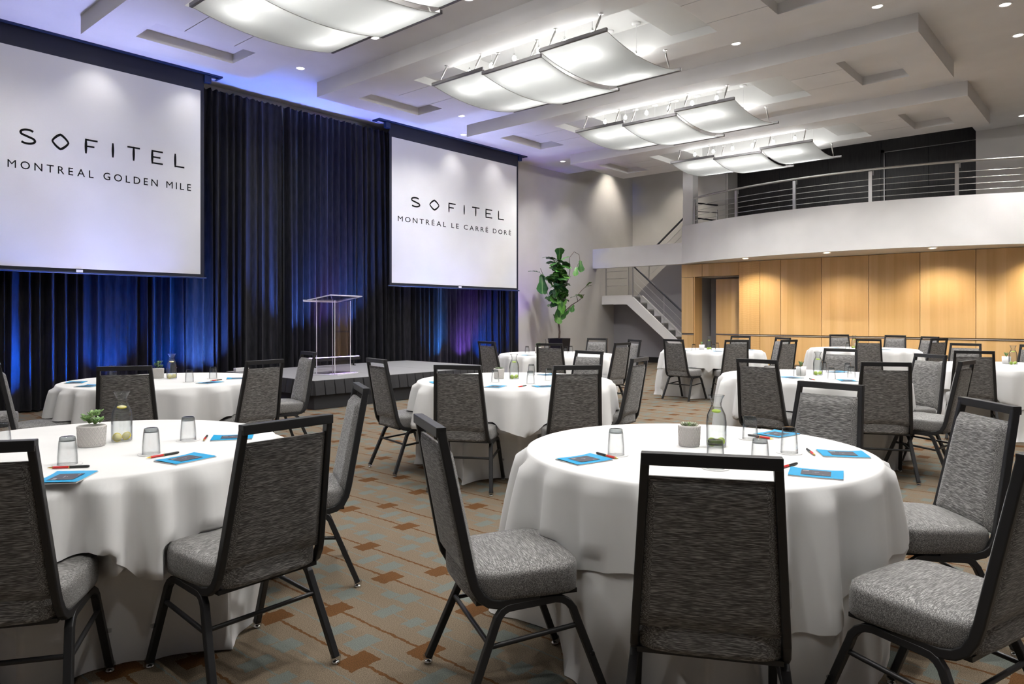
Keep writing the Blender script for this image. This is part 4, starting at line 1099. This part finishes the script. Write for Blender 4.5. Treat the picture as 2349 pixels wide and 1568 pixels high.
# ------------------------------------------------------------------ fiddle leaf fig
fx_, fy_ = 13.60, 10.45
pl = empty('planter', (fx_, fy_, 0), R(8), 'square tapered black planter by the grey wall', 'planter')
part('shell', M['planter'], pl, lambda m: m.add([(-.15, -.15, 0), (.15, -.15, 0), (.15, .15, 0), (-.15, .15, 0), (-.2, -.2, .74), (.2, -.2, .74), (.2, .2, .74), (-.2, .2, .74), (-.18, -.18, .74), (.18, -.18, .74), (.18, .18, .74), (-.18, .18, .74), (-.18, -.18, .68), (.18, -.18, .68), (.18, .18, .68), (-.18, .18, .68)],
     [(3, 2, 1, 0), (0, 1, 5, 4), (1, 2, 6, 5), (2, 3, 7, 6), (3, 0, 4, 7), (4, 5, 9, 8), (5, 6, 10, 9), (6, 7, 11, 10), (7, 4, 8, 11), (8, 9, 13, 12), (9, 10, 14, 13), (10, 11, 15, 14), (11, 8, 12, 15)]))
part('soil', M['soil'], pl, lambda m: m.box(-.18, .18, -.18, .18, .66, .70))
fig = empty('fiddle_leaf_fig', (fx_, fy_, .70), 0, 'tall fiddle leaf fig tree right of the right screen', 'plant')
rx, ry = math.sin(R(CAM_YAW)), -math.cos(R(CAM_YAW))     # room direction that reads as rightwards from the seating area
def fp(px, py, depth=0):
    """trunk sketch: metres right of the stem, metres up from the soil, metres toward the wall"""
    return Vector((rx * px - ry * depth * .0 + depth * .75, ry * px + depth * .66, py))
def branch(pts, r0, r1):
    P_ = [fp(*p) for p in pts]; Q = []
    for i in range(len(P_) - 1):
        for k in range(4): Q.append(P_[i].lerp(P_[i + 1], k / 4))
    Q.append(P_[-1]); n = len(Q)
    part('branch', M['bark'], fig, lambda m: m.tube(Q, r0, 7, radii=[r0 + (r1 - r0) * i / (n - 1) for i in range(n)]))
branch([(0, -.02), (.01, .2), (-.01, .38), (.02, .46)], .026, .020)
branch([(.02, .46), (-.0, .62), (-.02, .8), (-.03, 1.1), (-.04, 1.4), (-.05, 1.72), (-.14, 1.98)], .017, .005)
branch([(.02, .46), (.09, .62), (.17, .72), (.30, .84), (.45, .93), (.56, 1.02), (.60, 1.10)], .016, .006)
branch([(.45, .93), (.42, 1.05), (.55, 1.2), (.66, 1.30), (.78, 1.32)], .008, .004)
branch([(.0, .5), (-.08, .56), (-.14, .62)], .008, .005)
branch([(-.03, 1.0), (.12, 1.2), (.22, 1.45), (.26, 1.66), (.25, 1.98), (.36, 2.12), (.48, 2.05), (.50, 1.90), (.42, 1.75)], .010, .004)
branch([(-.05, 1.35), (-.25, 1.45), (-.38, 1.55), (-.45, 1.72)], .008, .005)
branch([(-.03, .8), (-.2, .95), (-.32, 1.2)], .006, .004)
def leafmesh():
    mb = MB(); n = 9
    prof = [(0, .10), (.12, .42), (.28, .50), (.42, .52), (.58, .78), (.74, .98), (.88, .82), (.96, .45), (1, .05)]
    def pt(side, i, k):
        t, w_ = prof[i]; x = side * k * w_ * .085; y = t * .27
        z = -.06 * t * t + .10 * abs(x) + .008 * math.sin(t * 22 + side) * k
        return (x, y, z)
    v = []; cols = [(-1, 1), (-1, .5), (1, 0), (1, .5), (1, 1)]
    for i in range(len(prof)): v += [pt(s, i, k) for s, k in cols]
    f = [(i * 5 + j, i * 5 + j + 1, (i + 1) * 5 + j + 1, (i + 1) * 5 + j) for i in range(len(prof) - 1) for j in range(4)]
    mb.add(v, f, True); return mb.mesh('leaf', M['figleaf'])
LM = leafmesh(); rl_ = random.Random(11)
def fleaf(p, az, pitch, s, roll=0):
    o = bpy.data.objects.new('leaf', LM); col.objects.link(o); o.parent = fig; o.location = fp(*p)
    o.rotation_euler = Euler((R(pitch), R(roll), R(az)), 'XYZ'); o.scale = (s, s, s)
for k in range(64):     # dense middle column
    h = .92 + .98 * (k / 63); a = k * 137.5
    rad = .05; wd = rl_.uniform(.04, .22) if .1 < k / 63 < .8 else .06
    fleaf((-.03 + wd * math.cos(R(a)), h + rl_.uniform(-.03, .03), wd * math.sin(R(a)) * .6), a, rl_.uniform(-60, 40), rl_.uniform(1.0, 1.5), rl_.uniform(-30, 30))
VAZ = CAM_YAW + 90   # facing back toward the seating area
for p, az, pi_, s in (((.02, .95, -.1), VAZ + 0, -75, 1.35), ((-.10, 1.0, -.1), VAZ + 55, -50, 1.15), ((.18, .98, -.1), VAZ - 60, -55, 1.2), ((-.05, .72, -.1), VAZ + 20, -70, .9), ((-.02, .62, -.1), VAZ + 10, -60, .7),
     ((-.45, 1.60), VAZ + 70, -35, 1.25), ((-.42, 1.58), VAZ + 10, -70, 1.35), ((-.46, 1.62), VAZ - 60, 15, .9), ((-.36, 1.28), VAZ + 20, -60, .55), ((-.14, 1.98), VAZ - 80, 10, .75),
     ((.42, 1.75), VAZ - 20, -50, .7), ((.5, 1.92), VAZ + 20, -65, .85), ((.28, 1.52), VAZ - 70, -30, .8), ((.6, 1.08), VAZ - 90, 0, .95), ((.56, 1.0), VAZ - 30, 30, .8), ((.78, 1.3), VAZ - 90, -5, .55), ((.66, 1.3), VAZ + 40, 40, .5), ((.30, .8), VAZ - 60, -40, .75), ((.35, .85), VAZ - 30, -50, .6),
     ((-.14, .62), VAZ + 60, -60, .6), ((0, 1.9), VAZ, 60, 1.1), ((-.02, 1.85), VAZ + 120, 40, 1.0), ((.05, 1.8), VAZ - 120, 40, .95)):
    fleaf(p, az, pi_, s * 1.3)
